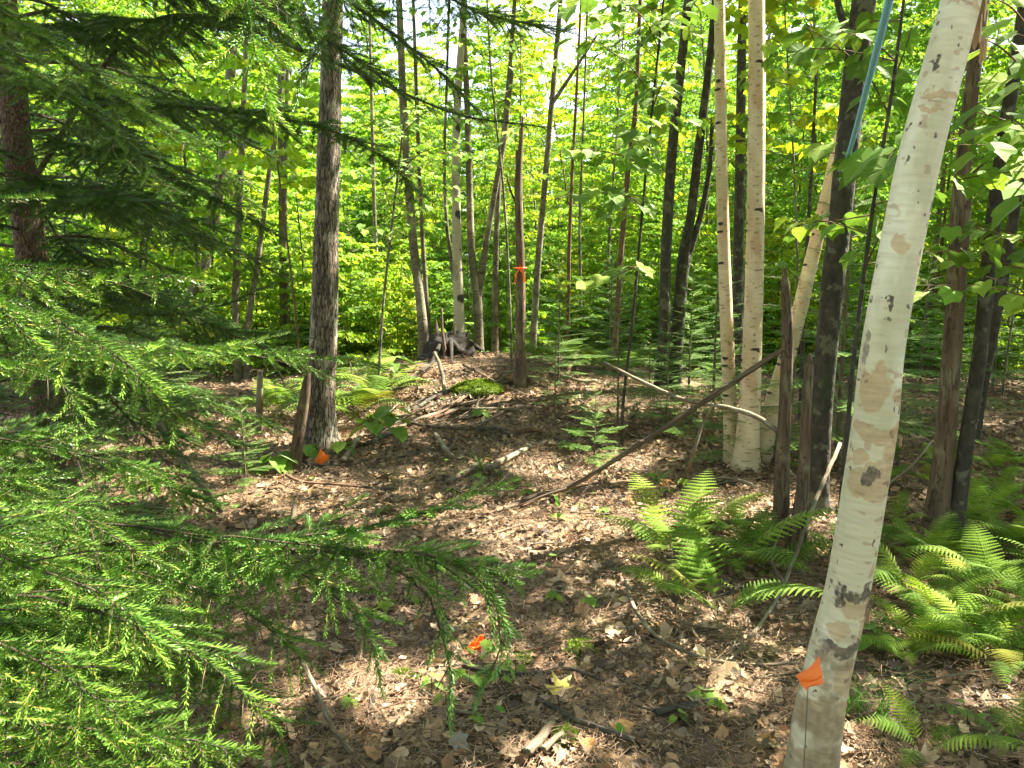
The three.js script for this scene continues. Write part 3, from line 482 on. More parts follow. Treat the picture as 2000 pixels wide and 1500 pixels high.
// ---------------------------------------------------------------- broad-leaved saplings and undergrowth
function saplingProto(seed, { h, start, reach, twigs = 8, leaf = 0.095, branches = 36, shape = DIAMOND, lean = 0.1, r0 = 0.022, tone = 1, dens = 1 }) {
  const r = rng(seed), wood = new TB(), leaves = new GB(), path = [];
  const bx = (r() - 0.5) * lean * h, bz = (r() - 0.5) * lean * h;
  for (let i = 0; i <= 8; i++) { const t = i / 8; path.push(V(bx * t * t + 0.06 * Math.sin(t * 5 + seed), h * t, bz * t * t + 0.06 * Math.cos(t * 4 + seed))); }
  const [P, R] = resample(path, path.map((_, i) => lerp(r0, r0 * 0.15, i / 8)), 0.3); tube(wood, P, R, 6, { uvW: 1, bump: 0.05 });
  const curve = new THREE.CatmullRomCurve3(path);
  for (let b = 0; b < branches; b++) {
    const t = lerp(start / h, 0.99, Math.pow((b + r()) / branches, 0.9)), o = curve.getPoint(t), a = b * 2.39996 + r(), rise = 0.15 + 0.5 * t + (r() - 0.5) * 0.4;
    const len = reach * (0.45 + 0.7 * r()) * Math.pow(1 - Math.max(0, (t - start / h) / (1 - start / h)) * 0.8, 0.8);
    const d = V(Math.cos(a), rise, Math.sin(a)).normalize(), line = [o.clone()], p = o.clone(), n = 6;
    const side = d.clone().cross(UPV).normalize();
    for (let i = 1; i <= n; i++) {
      d.y -= 0.07; d.x += (r() - 0.5) * 0.15; d.z += (r() - 0.5) * 0.15; d.normalize(); p.addScaledVector(d, len / n); line.push(p.clone());
      for (let w = 0; w < twigs / n * 2; w++) {
        const s = w % 2 ? 1 : -1, e = d.clone().multiplyScalar(0.6).addScaledVector(side, s * 0.8).add(V(0, (r() - 0.5) * 0.5, 0)).normalize(), tl = len * 0.42 * (1 - i / n * 0.55) * (0.5 + 0.8 * r()), q = p.clone(), m = Math.max(3, Math.round(tl / (leaf * 0.5)));
        for (let k = 0; k < m; k++) {
          q.addScaledVector(e, tl / m); e.y -= 0.03; if (r() > dens) continue;
          const yaw = (k % 2 ? 1 : -1) * (0.5 + 0.6 * r()), c = Math.cos(yaw), z = Math.sin(yaw), ld = V(e.x * c - e.z * z, e.y - 0.1 - 0.7 * r(), e.x * z + e.z * c).normalize();
          const nn = V((r() - 0.5) * 2.2, 0.75, (r() - 0.5) * 2.2); nn.addScaledVector(ld, -nn.dot(ld)).normalize();
          const g = tone * (0.65 + 0.6 * r()), y = r(); addLeaf(leaves, q, ld, nn, leaf * (0.7 + 0.6 * r()), shape, 0.25, 0.15, [g * (0.85 + 0.45 * y), g, g * (1 - 0.4 * y)]);
        }
      }
    }
    tube(wood, line, line.map((_, i) => lerp(r0 * 0.32, 0.0012, i / n)), 4, { uvW: 1, cap: false });
  }
  return { wood: wood.build(), leaves: leaves.build() };
}
const PROTO = [
  saplingProto(1, { h: 7.2, start: 1.7, reach: 1.5, branches: 46, r0: 0.035 }),
  saplingProto(2, { h: 6.0, start: 1.0, reach: 1.3, branches: 44, r0: 0.028, shape: OVAL, leaf: 0.09 }),
  saplingProto(3, { h: 8.6, start: 2.6, reach: 1.7, branches: 50, r0: 0.045, lean: 0.16 }),
  saplingProto(4, { h: 4.2, start: 0.5, reach: 1.0, branches: 36, r0: 0.016 }),
  saplingProto(5, { h: 2.0, start: 0.15, reach: 0.75, branches: 26, r0: 0.010, leaf: 0.085, lean: 0.25 }),
  saplingProto(6, { h: 7.6, start: 1.2, reach: 1.6, branches: 40, r0: 0.03, leaf: 0.1, lean: 0.3 }),
];
PROTO.push(saplingProto(7, { h: 5.6, start: 2.1, reach: 1.1, branches: 30, r0: 0.014, shape: GOOSEFOOT, leaf: 0.095, twigs: 6, dens: 0.7 }));
const TALL = [saplingProto(11, { h: 13, start: 2.4, reach: 2.4, branches: 64, r0: 0.09, leaf: 0.17, twigs: 8 }), saplingProto(12, { h: 11, start: 1.8, reach: 2.6, branches: 60, r0: 0.07, leaf: 0.17, twigs: 8 })];
const scatterR = rng(2024);
function plantTree(proto, x, z, s, turn, name, label, category, group, bark = BARK.young) {
  const t = thing(name, label, category, V(x, groundY(x, z) - 0.05, z), group); t.rotation.y = turn; t.scale.setScalar(s);
  part('trunk', proto.wood, bark, t); part('crown', proto.leaves, LEAVES[leafTurn++ * 7 % 4], t, true); return t;
}
const MARKS = [[40, 'scaly spruce trunk'], [400, 'pale leaning trunk'], [478, 'two brown stems'], [555, 'paired grey stems'], [636, 'thick grey trunk'], [735, 'young far trunk'], [812, 'leftmost mound stem'], [893, 'black-scarred white stem'], [926, 'forked mottled stem'], [968, 'straight mottled stem'], [1015, 'ribboned snag'], [1055, 'pale curving stem'], [1112, 'thin greyish mound stem'], [1210, 'slim reddish sapling'], [1300, 'left dark trunk'], [1345, 'forked dark trunk'], [1415, 'slim birch stem'], [1474, 'thick birch stem'], [1535, 'tall broken snag'], [1578, 'shorter split snag'], [1635, 'trunk with the blue line'], [1750, 'leaning birch'], [1870, 'brown trunk'], [1935, 'slanting dark trunk'], [1990, 'far right dark trunk']];
function whereabouts(what, px, d) { const [mx, m] = MARKS.reduce((a, b) => (Math.abs(b[0] - px) < Math.abs(a[0] - px) ? b : a)); return `${what} ${d < 11.5 ? 'close behind' : d < 15 ? 'behind' : d < 20 ? 'well behind' : d < 27 ? 'far behind' : 'deep in the wood behind'} the ${m}${Math.abs(px - mx) < 14 ? '' : px < mx ? ', left of it' : ', right of it'}`; }
const spots = [];
function scatter(n, px0, px1, d0, d1, gap, fn) {
  let tries = 0;
  for (let i = 0; i < n && tries < n * 30; tries++) {
    const px = lerp(px0, px1, scatterR()), d = lerp(d0, d1, Math.pow(scatterR(), 0.8)), x = (px - 1000) / FOCAL * d, z = -d;
    if (spots.some(([a, b, g]) => Math.hypot(a - x, b - z) < Math.min(gap, g))) continue;
    spots.push([x, z, gap]); fn(x, z, i, px, d); i++;
  }
}
[[1545, 7.6, 'slender big-leaved sapling behind the snags'], [575, 8.8, 'slender big-leaved sapling left of the thick grey trunk'], [1985, 8.6, 'slender big-leaved sapling at the far right behind the dark trunks']].forEach(([px, d, l], i) => { const x = (px - 1000) / FOCAL * d; spots.push([x, -d, 0.5]); plantTree(PROTO[6], x, -d, 0.85 + 0.25 * scatterR(), i * 1.7, 'leafy_sapling', l, 'sapling', 'leafy saplings of the young growth', [BARK.young, BARK.red][i % 2]); });
scatter(34, -50, 2050, 12.5, 24, 1.05, (x, z, i, px, d) => { const k = [0, 1, 2, 5, 1, 0, 5, 2][i % 8]; plantTree(PROTO[k], x, z, 0.8 + 0.35 * scatterR(), scatterR() * 6.28, 'leafy_sapling', whereabouts(['tall leafy sapling', 'leafy sapling', 'high-crowned sapling', '', '', 'leaning leafy sapling'][k], px, d), 'sapling', 'leafy saplings of the young growth', [BARK.young, BARK.grey, BARK.red][i % 3]); });
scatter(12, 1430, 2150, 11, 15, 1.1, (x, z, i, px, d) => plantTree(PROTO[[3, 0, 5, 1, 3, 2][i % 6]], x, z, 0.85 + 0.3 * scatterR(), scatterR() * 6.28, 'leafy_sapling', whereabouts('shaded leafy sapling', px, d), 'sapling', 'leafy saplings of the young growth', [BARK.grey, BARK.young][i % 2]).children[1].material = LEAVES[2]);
scatter(9, -150, 640, 8.5, 13, 1.1, (x, z, i, px, d) => plantTree(PROTO[[3, 1, 0, 3][i % 4]], x, z, 0.8 + 0.3 * scatterR(), scatterR() * 6.28, 'leafy_sapling', whereabouts('dim leafy sapling', px, d), 'sapling', 'leafy saplings of the young growth', BARK.dark));
scatter(64, 380, 2100, 10.6, 19, 0.55, (x, z, i, px, d) => plantTree(PROTO[i % 3 ? 4 : 3], x, z, 0.5 + 0.45 * scatterR(), scatterR() * 6.28, 'leafy_shrub', whereabouts(i % 3 ? 'low leafy bush' : 'upright leafy bush', px, d), 'bush', 'leafy bushes in the undergrowth', BARK.red));
scatter(40, -300, 2300, 23, 36, 1.4, (x, z, i, px, d) => { const mid = px > 820 && px < 1330; plantTree(mid ? PROTO[[0, 2, 5][i % 3]] : TALL[i % 2], x, z, mid ? 0.8 + 0.25 * scatterR() : 0.8 + 0.35 * scatterR(), scatterR() * 6.28, 'background_tree', whereabouts('background tree', px, d), 'tree', 'trees far back in the wood', BARK.young).children[1].material = LEAVES[mid ? 3 : 1 + i % 2]; });
scatter(12, 830, 1330, 19, 30, 1.2, (x, z, i, px, d) => plantTree(PROTO[[2, 5, 0][i % 3]], x, z, 1.0 + 0.3 * scatterR(), scatterR() * 6.28, 'background_tree', whereabouts('airy background tree', px, d), 'tree', 'trees far back in the wood', BARK.young));
{ // beyond 34 m the wood reads as one mass
  const r = rng(31), list = [[], []];
  for (let i = 0; i < 150; i++) { const a = (r() - 0.5) * 2.6, d = lerp(35, 75, r()), x = Math.sin(a) * d, z = -Math.cos(a) * d, px = 1000 + x / -z * FOCAL, mid = px > 850 && px < 1300, s = (mid ? 0.72 : 0.85 + 0.4 * r()) * (d > 50 ? 1.15 : 1); list[i % 2].push([new THREE.Matrix4().makeRotationY(r() * 6.28).scale(V(s, s, s)).setPosition(x, groundY(x, z), z)]); }
  for (let i = 0; i < 90; i++) { const a = Math.PI / 2 + 0.5 + r() * (Math.PI - 0.7), d = lerp(9, 34, Math.sqrt(r())), x = Math.sin(a) * d, z = -Math.cos(a) * d, s = 0.8 + 0.5 * r(); list[i % 2].push([new THREE.Matrix4().makeRotationY(r() * 6.28).scale(V(s, s, s)).setPosition(x, groundY(x, z), z)]); }
  const w = thing('distant_woodland', 'mass of sunlit trees beyond the saplings at the very back', 'woodland'); w.userData.kind = 'stuff';
  const low = [[], []]; for (let i = 0; i < 420; i++) { const d = lerp(13, 48, Math.pow(r(), 0.8)), x = (r() - 0.5) * 1.9 * d, s = 0.7 + 0.8 * r(); low[i % 2].push([new THREE.Matrix4().makeRotationY(r() * 6.28).scale(V(s * 1.2, s, s * 1.2)).setPosition(x, groundY(x, -d), -d)]); }
  for (let i = 0; i < 26; i++) { const x = lerp(5.5, 12, r()), z = lerp(-7, 3, r()), s = 0.6 + 0.25 * r(); if (x < -z * 0.75 + 1.2) continue; low[0].push([new THREE.Matrix4().makeRotationY(r() * 6.28).scale(V(s, s, s)).setPosition(x, 0, z)]); }
  for (let i = 0; i < 900; i++) { const d = 10.2 + 16 * Math.pow(r(), 1.2), x = (r() - 0.5) * 1.6 * d, s = 0.18 + 0.25 * r(); low[i % 4 ? 1 : 0].push([new THREE.Matrix4().makeRotationY(r() * 6.28).scale(V(s * 1.5, s * (i % 4 ? 1 : 0.5), s * 1.5)).setPosition(x, groundY(x, -d), -d)]); }
  const u = thing('undergrowth', 'low green undergrowth covering the ground between the far saplings', 'undergrowth'); u.userData.kind = 'stuff';
  low.forEach((l, i) => instanced('bushes', PROTO[i ? 4 : 3].leaves, LEAVES[i + 1], l, u));
  list.forEach((l, i) => { instanced('crowns', TALL[i].leaves, LEAVES[i * 2], l, w); instanced('trunks', TALL[i].wood, BARK.young, l, w); });
}
scatter(60, 250, 2100, 10.2, 13.2, 0.42, (x, z, i, px, d) => plantTree(PROTO[4], x, z, 0.6 + 0.5 * scatterR(), scatterR() * 6.28, 'leafy_shrub', whereabouts(['bushy green shrub', 'broad green shrub', 'small green shrub', 'leafy green shrub'][i % 4], px, d), 'bush', 'leafy bushes in the undergrowth', BARK.red));
// fir saplings: flat dark sprays in the undergrowth
function firProto(seed, h, reach, n) {
  const r = rng(seed), wood = new TB(), gb = new GB();
  tube(wood, [V(0, 0, 0), V(0.01, h * 0.5, 0), V(0, h, 0.01)], [0.006 + h * 0.006, 0.004 + h * 0.003, 0.002], 6, { uvW: 1 });
  const strip = (p, d, up, len) => { // a twig with needles to both sides
    const m = Math.max(3, Math.round(len / 0.011)), s = d.clone().cross(up).normalize(), g = 0.6 + 0.6 * r();
    for (let k = 0; k < m; k++) for (const q of [1, -1]) {
      const t = k / m, o = p.clone().addScaledVector(d, t * len), l = 0.024 * (1 - t * 0.4) * (0.8 + 0.4 * r()), e = s.clone().multiplyScalar(q * 0.85).addScaledVector(d, 0.5).addScaledVector(up, 0.12 * (r() - 0.3)).normalize();
      const a = o.clone().addScaledVector(d, 0.0065), tip = o.clone().addScaledVector(e, l), b = t > 0.75 ? 1.35 : 1, c = [g * b, g * b, g]; gb.tri(o.toArray(), a.toArray(), tip.toArray(), c);
    }
  };
  for (let i = 0; i < n; i++) {
    const t = (i + 0.5) / n, y = h * lerp(0.08, 0.98, t), a = i * 2.39996 + r() * 0.4, len = reach * (1.02 - t) * (0.7 + 0.5 * r()) + 0.05, d = V(Math.cos(a), 0.1 + 0.4 * t, Math.sin(a)).normalize(), p = V(0, y, 0), k = Math.max(3, Math.round(len / 0.04));
    const line = [p.clone()];
    for (let j = 0; j < k; j++) {
      d.y -= 0.015; d.normalize(); const up = d.clone().cross(UPV).normalize().cross(d).normalize(); strip(p.clone(), d, up, len / k * 1.05);
      if (j > 0) for (const q of [1, -1]) { const lat = d.clone().cross(up).multiplyScalar(q), e = d.clone().multiplyScalar(0.68).addScaledVector(lat, 0.72).addScaledVector(UPV, -0.06 + 0.1 * (r() - 0.5)).normalize(), l = (len - j * len / k) * 0.5 * (0.7 + 0.5 * r()); if (l > 0.03) strip(p.clone(), e, up, Math.min(l, 0.28)); }
      p.addScaledVector(d, len / k); line.push(p.clone());
    }
    tube(wood, line, line.map((_, q) => lerp(0.004, 0.001, q / k)), 3, { uvW: 1, cap: false });
  }
  return { wood: wood.build(), leaves: gb.build() };
}
const FIRS = [firProto(1, 1.5, 0.62, 42), firProto(2, 2.4, 0.85, 60), firProto(3, 0.8, 0.42, 24)];
function fir(k, x, z, s, label, group) { const t = thing('fir_sapling', label, 'fir sapling', V(x, groundY(x, z) - 0.02, z), group); t.rotation.y = scatterR() * 6.28; t.scale.setScalar(s); part('stem', FIRS[k].wood, BARK.grey, t); part('needles', FIRS[k].leaves, FIR, t, true); return t; }
const firAt = (k, px, py, s, label) => { const p = gp(px, py); return fir(k, p.x, p.z, s, label); };
firAt(1, 1206, 838, 0.62, 'dark fir sapling with a bare thin stem before the fallen pole');
firAt(0, 1300, 850, 0.8, 'small fir sapling at the foot of the two dark trunks');
firAt(1, 1392, 812, 0.8, 'fir sapling left of the pale birch clump');
firAt(0, 1420, 905, 0.75, 'low fir in the shade in front of the birch clump');
firAt(2, 1160, 905, 0.8, 'low fir sprig on the shaded ground left of the fallen pole');
firAt(2, 1085, 800, 0.9, 'low fir sprig on the right shoulder of the mound');
firAt(2, 1268, 770, 0.9, 'low fir sprig between slim sapling and dark trunks');
firAt(0, 1345, 770, 1.0, 'fir sapling spreading pale boughs behind the dark trunks');
firAt(2, 480, 945, 0.8, 'low fir sprig left of the orange flag by the thick trunk');
firAt(1, 690, 705, 0.9, 'fir sapling right behind the thick grey trunk');
firAt(1, 595, 700, 1.0, 'fir sapling left behind the thick grey trunk');
firAt(0, 1090, 745, 0.9, 'fir sapling on the right end of the mound');
firAt(0, 1190, 715, 1.1, 'fir sapling beyond the right end of the mound');
scatter(18, 500, 2050, 10.5, 17, 0.6, (x, z, i, px, d) => fir([1, 0, 1][i % 3], x, z, 0.8 + 0.5 * scatterR(), whereabouts(i % 3 === 1 ? 'low fir sapling' : 'fir sapling', px, d), 'fir saplings in the undergrowth'));
scatter(9, 1640, 2150, 5.6, 9.5, 0.6, (x, z, i, px, d) => fir([0, 1, 2][i % 3], x, z, 0.8 + 0.4 * scatterR(), whereabouts(['shaded fir sapling', 'taller shaded fir sapling', 'tiny shaded fir sapling'][i % 3], px, d), 'fir saplings in the undergrowth'));
scatter(6, -100, 480, 6.5, 9.5, 0.7, (x, z, i, px, d) => fir([0, 1][i % 2], x, z, 0.8 + 0.4 * scatterR(), whereabouts('fir sapling', px, d), 'fir saplings in the undergrowth'));

// ---------------------------------------------------------------- large-leaved branches near by: every leaf a part
const bigLeafR = rng(88);
function leafGeo(shape, seed) { const r = rng(seed), gb = new GB(); addLeaf(gb, V(0, 0, 0), V(0, 0, 1), V(0, 1, 0), 1, shape, 0.16 + 0.12 * r(), 0.18 + 0.2 * r(), [1, 1, 1], 0.025); return gb.build(); }
const BIGS = [0, 1, 2, 3].map((i) => leafGeo(GOOSEFOOT, i + 3)), ROUNDS = [0, 1, 2].map((i) => leafGeo(ROUND, i + 9)), MAPLES = [0, 1, 2].map((i) => leafGeo(MAPLE, i + 19));
const tints = [0.75, 0.95, 1.15, 1.35].map((g, i) => { const m = BIGLEAF.clone(); m.color.setRGB(0.17 * g * (i > 2 ? 1.25 : 1), 0.31 * g, 0.03 * g); m.name = 'large_thin_leaf'; return m; });
function leafyStem(root, pts, radii, leafLen, gap, { shapes = BIGS, from = 0.1, hang = 0.45, bark = BARK.red, pet = 0.5, pairs = true } = {}) {
  const r = bigLeafR, org = root.position, [P, R] = resample(pts, radii, 0.06), gb = new TB(); tube(gb, P.map((p) => p.clone().sub(org)), R, 6, { uvW: 1 });
  const b = part('branch', gb.build(), bark, root), curve = new THREE.CatmullRomCurve3(pts), L = curve.getLength();
  for (let s = from * L, k = 0; s <= L; s += gap * (0.75 + 0.5 * r()), k++) {
    const p = curve.getPointAt(Math.min(1, s / L)), T = curve.getTangentAt(Math.min(1, s / L)), turn = k % 2 * 1.3 + r();
    for (const q of pairs ? [0, Math.PI] : [k * Math.PI]) {
      if (r() < 0.12) continue;
      const a = turn + q, lat = T.clone().cross(UPV).normalize(), up = lat.clone().cross(T), e = lat.multiplyScalar(Math.cos(a)).addScaledVector(up, Math.sin(a) * 0.4).addScaledVector(T, 0.45).normalize(), foot = p.clone().addScaledVector(e, leafLen * pet);
      const d = V(e.x, -hang * (0.5 + r()), e.z).normalize(), n = V((r() - 0.5) * 0.7, 1, (r() - 0.5) * 0.7); n.addScaledVector(d, -n.dot(d)).normalize();
      const m = part('leaf', shapes[Math.floor(r() * shapes.length)], tints[Math.floor(r() * 4)], b), l = leafLen * (0.65 + 0.6 * r());
      m.matrixAutoUpdate = true; m.position.copy(foot.clone().sub(org)); m.quaternion.setFromRotationMatrix(new THREE.Matrix4().makeBasis(n.clone().cross(d), n, d)); m.scale.setScalar(l);
      if (leafLen > 0.08) { const pt = new TB(); tube(pt, [p.clone().sub(org), foot.clone().sub(org)], [0.0016, 0.0012], 4, { uvW: 1, cap: false }); part('stalk', pt.build(), BARK.red, b); }
    }
  }
}
function leafyTree(name, label, z0, pts, branches, bark = BARK.dark, extra = 8, size = 0.1) {
  const [P, R] = trunkPath(pts, z0, 0), root = thing(name, label, 'sapling', P[0].clone()), gb = new TB(), [A, B] = resample(P, R, 0.12); tube(gb, A.map((p) => p.clone().sub(P[0])), B, 8, { bump: 0.05 }); part('trunk', gb.build(), bark, root);
  for (let k = 0; k < extra; k++) { const p = A[Math.floor(lerp(0.52, 0.97, (k + bigLeafR() * 0.8) / extra) * (A.length - 1))], a = bigLeafR() * 6.28, l = 0.4 + bigLeafR() * 0.5, d = V(Math.cos(a), 0.25, Math.sin(a)); leafyStem(root, [p.clone(), p.clone().addScaledVector(d, l * 0.5), p.clone().addScaledVector(d, l).add(V(0, -0.12 * l, 0))], [0.004, 0.003, 0.001], size * (0.75 + 0.4 * bigLeafR()), 0.13, { from: 0.25, hang: 0.55 }); }
  for (const [list, r0, len, gap, o] of branches) leafyStem(root, list.map(([x, y, d]) => at(x, y, d)), [r0, ...list.slice(1).map((_, i) => r0 * (1 - 0.75 * (i + 1) / (list.length - 1)))], len, gap, o);
}
leafyTree('striped_maple', 'sapling with broad drooping goosefoot leaves before the slim reddish sapling', -6.4, [[1216, 800, 6], [1236, 620, 6], [1262, 330, 5], [1290, 60, 5], [1300, -40, 4]], [
  [[[1262, 330, 6.5], [1200, 300, 5.5], [1130, 290, 5.4], [1085, 300, 5.3]], 0.006, 0.125, 0.13],
  [[[1275, 200, 6.5], [1230, 130, 5.5], [1170, 85, 5.3], [1100, 60, 5.2]], 0.006, 0.13, 0.13],
  [[[1275, 210, 6.5], [1300, 150, 5.5], [1330, 100, 5.3], [1350, 60, 5.2]], 0.006, 0.13, 0.14],
  [[[1285, 90, 6.5], [1240, 20, 5.5], [1180, -10, 5.4], [1110, 5, 5.3]], 0.006, 0.13, 0.13],
  [[[1255, 400, 6.5], [1210, 380, 5.4], [1150, 375, 5.2], [1068, 392, 5.0]], 0.006, 0.12, 0.15],
  [[[1248, 520, 6.5], [1220, 530, 5.5], [1190, 545, 5.4], [1130, 550, 5.3]], 0.005, 0.12, 0.16],
  [[[1262, 300, 6.5], [1240, 250, 5.2], [1250, 215, 4.9]], 0.005, 0.125, 0.14],
  [[[1290, 60, 6.5], [1340, 20, 5.4], [1390, 0, 5.2]], 0.005, 0.13, 0.14]]);
leafyTree('striped_maple', 'sapling with large thin leaves between the dark trunk and the leaning birch', -3.9, [[1640, 1010, 10], [1668, 700, 9], [1706, 400, 8], [1745, 160, 7], [1770, -40, 6]], [
  [[[1690, 520, 4.1], [1722, 450, 3.9], [1730, 410, 3.8]], 0.006, 0.17, 0.16, { hang: 0.9 }],
  [[[1735, 220, 4.1], [1690, 140, 3.9], [1620, 80, 3.8], [1570, 50, 3.7]], 0.006, 0.18, 0.15, { hang: 0.6 }],
  [[[1720, 320, 4.1], [1660, 300, 3.9], [1600, 300, 3.8]], 0.005, 0.13, 0.14],
  [[[1700, 420, 4.1], [1640, 430, 4.2], [1560, 440, 4.3], [1520, 470, 4.4]], 0.005, 0.1, 0.12],
  [[[1745, 160, 4.1], [1770, 90, 3.9], [1790, 20, 3.8]], 0.005, 0.17, 0.15],
  [[[1715, 340, 4.0], [1740, 300, 3.6], [1762, 280, 3.4]], 0.005, 0.17, 0.15, { hang: 0.9 }]]);
leafyTree('striped_maple', 'sapling with broad leaves at the right edge behind the leaning birch', -3.6, [[2060, 1040, 12], [2050, 700, 10], [2036, 400, 9], [2030, 100, 7]], [
  [[[2040, 420, 3.8], [1990, 330, 3.6], [1940, 290, 3.5], [1890, 280, 3.4]], 0.006, 0.17, 0.16, { hang: 0.7 }],
  [[[2034, 200, 3.8], [1985, 120, 3.6], [1930, 80, 3.5], [1880, 90, 3.4]], 0.006, 0.17, 0.16],
  [[[2040, 330, 3.8], [2000, 250, 3.2], [1950, 215, 3.0]], 0.006, 0.15, 0.16],
  [[[2030, 90, 3.8], [1970, 10, 3.6], [1900, -10, 3.5]], 0.006, 0.17, 0.16],
  [[[2045, 620, 3.8], [1985, 560, 3.7], [1925, 540, 3.6]], 0.005, 0.11, 0.16],
  [[[2040, 500, 3.8], [1960, 450, 3.9], [1890, 440, 4.0]], 0.005, 0.11, 0.14]], BARK.dark);
leafyTree('beech_sapling', 'sapling with layered small leaves between birches and dark trunk', -7.2, [[1562, 840, 9], [1570, 600, 8], [1585, 330, 7], [1598, 80, 6]], [
  [[[1570, 560, 7.4], [1530, 520, 7.2], [1480, 510, 7.0]], 0.005, 0.1, 0.1],
  [[[1575, 460, 7.4], [1620, 420, 7.2], [1660, 400, 7.0]], 0.005, 0.1, 0.1],
  [[[1580, 360, 7.4], [1530, 330, 7.2], [1500, 320, 7.0]], 0.005, 0.11, 0.1],
  [[[1585, 260, 7.4], [1630, 210, 7.2], [1660, 190, 7.0]], 0.005, 0.11, 0.1],
  [[[1590, 160, 7.4], [1540, 110, 7.2], [1510, 100, 7.0]], 0.005, 0.11, 0.1],
  [[[1568, 650, 7.4], [1610, 640, 7.2], [1650, 650, 7.0]], 0.005, 0.1, 0.1],
  [[[1595, 90, 7.4], [1560, 20, 7.2], [1520, -10, 7.0]], 0.005, 0.11, 0.1]]);
leafyTree('maple_sapling', 'sapling with bright flat leaf layers right of the thick grey trunk', -7.6, [[736, 780, 6], [748, 600, 5], [770, 400, 5], [790, 230, 4]], [
  [[[768, 420, 7.7], [730, 330, 6.8], [690, 290, 6.6], [660, 270, 6.5]], 0.005, 0.075, 0.06, { shapes: MAPLES, hang: 0.15 }],
  [[[775, 360, 7.7], [820, 300, 6.8], [880, 280, 6.7], [930, 270, 6.6]], 0.005, 0.075, 0.06, { shapes: MAPLES, hang: 0.15 }],
  [[[785, 280, 7.7], [750, 240, 6.6], [720, 240, 6.3]], 0.005, 0.075, 0.06, { shapes: MAPLES, hang: 0.15 }],
  [[[785, 260, 7.7], [840, 215, 6.9], [900, 190, 6.8], [960, 160, 6.7]], 0.005, 0.08, 0.06, { shapes: MAPLES, hang: 0.15 }],
  [[[790, 230, 7.7], [860, 160, 6.9], [960, 100, 6.8], [1060, 50, 6.7]], 0.005, 0.09, 0.07, { shapes: MAPLES, hang: 0.2 }]], BARK.young, 12, 0.08);
leafyTree('maple_sapling', 'slender sapling with bright leaf layers among the stems of the mound clump', -8.6, [[1000, 770, 6], [996, 600, 5], [984, 380, 5], [960, 150, 4], [950, -20, 3]], [
  [[[978, 300, 8.7], [930, 235, 8.5], [870, 210, 8.3], [820, 215, 8.2]], 0.005, 0.09, 0.07, { shapes: MAPLES, hang: 0.2 }],
  [[[970, 220, 8.7], [1020, 150, 8.5], [1080, 120, 8.4]], 0.005, 0.09, 0.07, { shapes: MAPLES, hang: 0.2 }],
  [[[960, 130, 8.7], [900, 70, 8.5], [840, 60, 8.4], [780, 80, 8.3]], 0.005, 0.09, 0.07, { shapes: MAPLES, hang: 0.2 }],
  [[[955, 60, 8.7], [1020, 20, 8.5], [1090, 10, 8.4]], 0.005, 0.09, 0.07, { shapes: MAPLES, hang: 0.2 }]], BARK.young, 12, 0.085);

// ---------------------------------------------------------------- canopy above the frame: the crowns of the trees that stand round here
// The wood has gaps; each gap lets the sun down on the places lit in the photograph.
const gaps = []; // [x, z, rx, rz] on the ground, along the sun
const toGround = (p) => [p.x - SUN.x / SUN.y * p.y, p.z - SUN.z / SUN.y * p.y];
const sunOnGround = (px, py, rx, rz) => { const p = gp(px, py); gaps.push([...toGround(p), rx, rz]); };
const sunOn = (px, py, d, rx, rz = rx) => { const k = d < 3 ? 1.1 : 1; gaps.push([...toGround(at(px, py, d)), rx * k, rz * k]); };
for (const a of [[560, 975, 0.7, 0.26], [700, 985, 0.6, 0.26], [820, 1000, 0.4, 0.2], [1110, 1020, 0.75, 0.42], [1220, 1075, 0.4, 0.16], [1030, 1060, 0.35, 0.28], [1430, 990, 0.75, 0.36], [1330, 960, 0.4, 0.25], [430, 870, 0.9, 0.35], [350, 960, 0.6, 0.25], [470, 830, 0.7, 0.4], [260, 950, 0.5, 0.25],
  [1210, 775, 1.1, 0.5], [1330, 800, 0.7, 0.4], [1120, 790, 0.3, 0.25], [1240, 850, 0.25, 0.2], [960, 790, 0.25, 0.25], [840, 1315, 0.1, 0.07], [720, 1310, 0.12, 0.06], [1000, 1310, 0.1, 0.07], [1420, 1380, 0.1, 0.08], [1350, 1270, 0.09, 0.07], [1900, 1370, 0.16, 0.05], [1670, 1470, 0.14, 0.1], 
  [1180, 1180, 0.1, 0.06], [580, 1150, 0.1, 0.06], [620, 1350, 0.12, 0.06], [1150, 960, 0.2, 0.15], [795, 925, 0.2, 0.12], [1870, 1270, 0.14, 0.08], [1290, 820, 0.3, 0.2], [110, 880, 0.3, 0.15], [580, 850, 0.5, 0.35], [690, 800, 0.6, 0.4], [900, 750, 0.3, 0.3], [1090, 1440, 0.08, 0.06], [760, 1400, 0.1, 0.05], [1000, 1080, 0.2, 0.15]]) sunOnGround(...a);
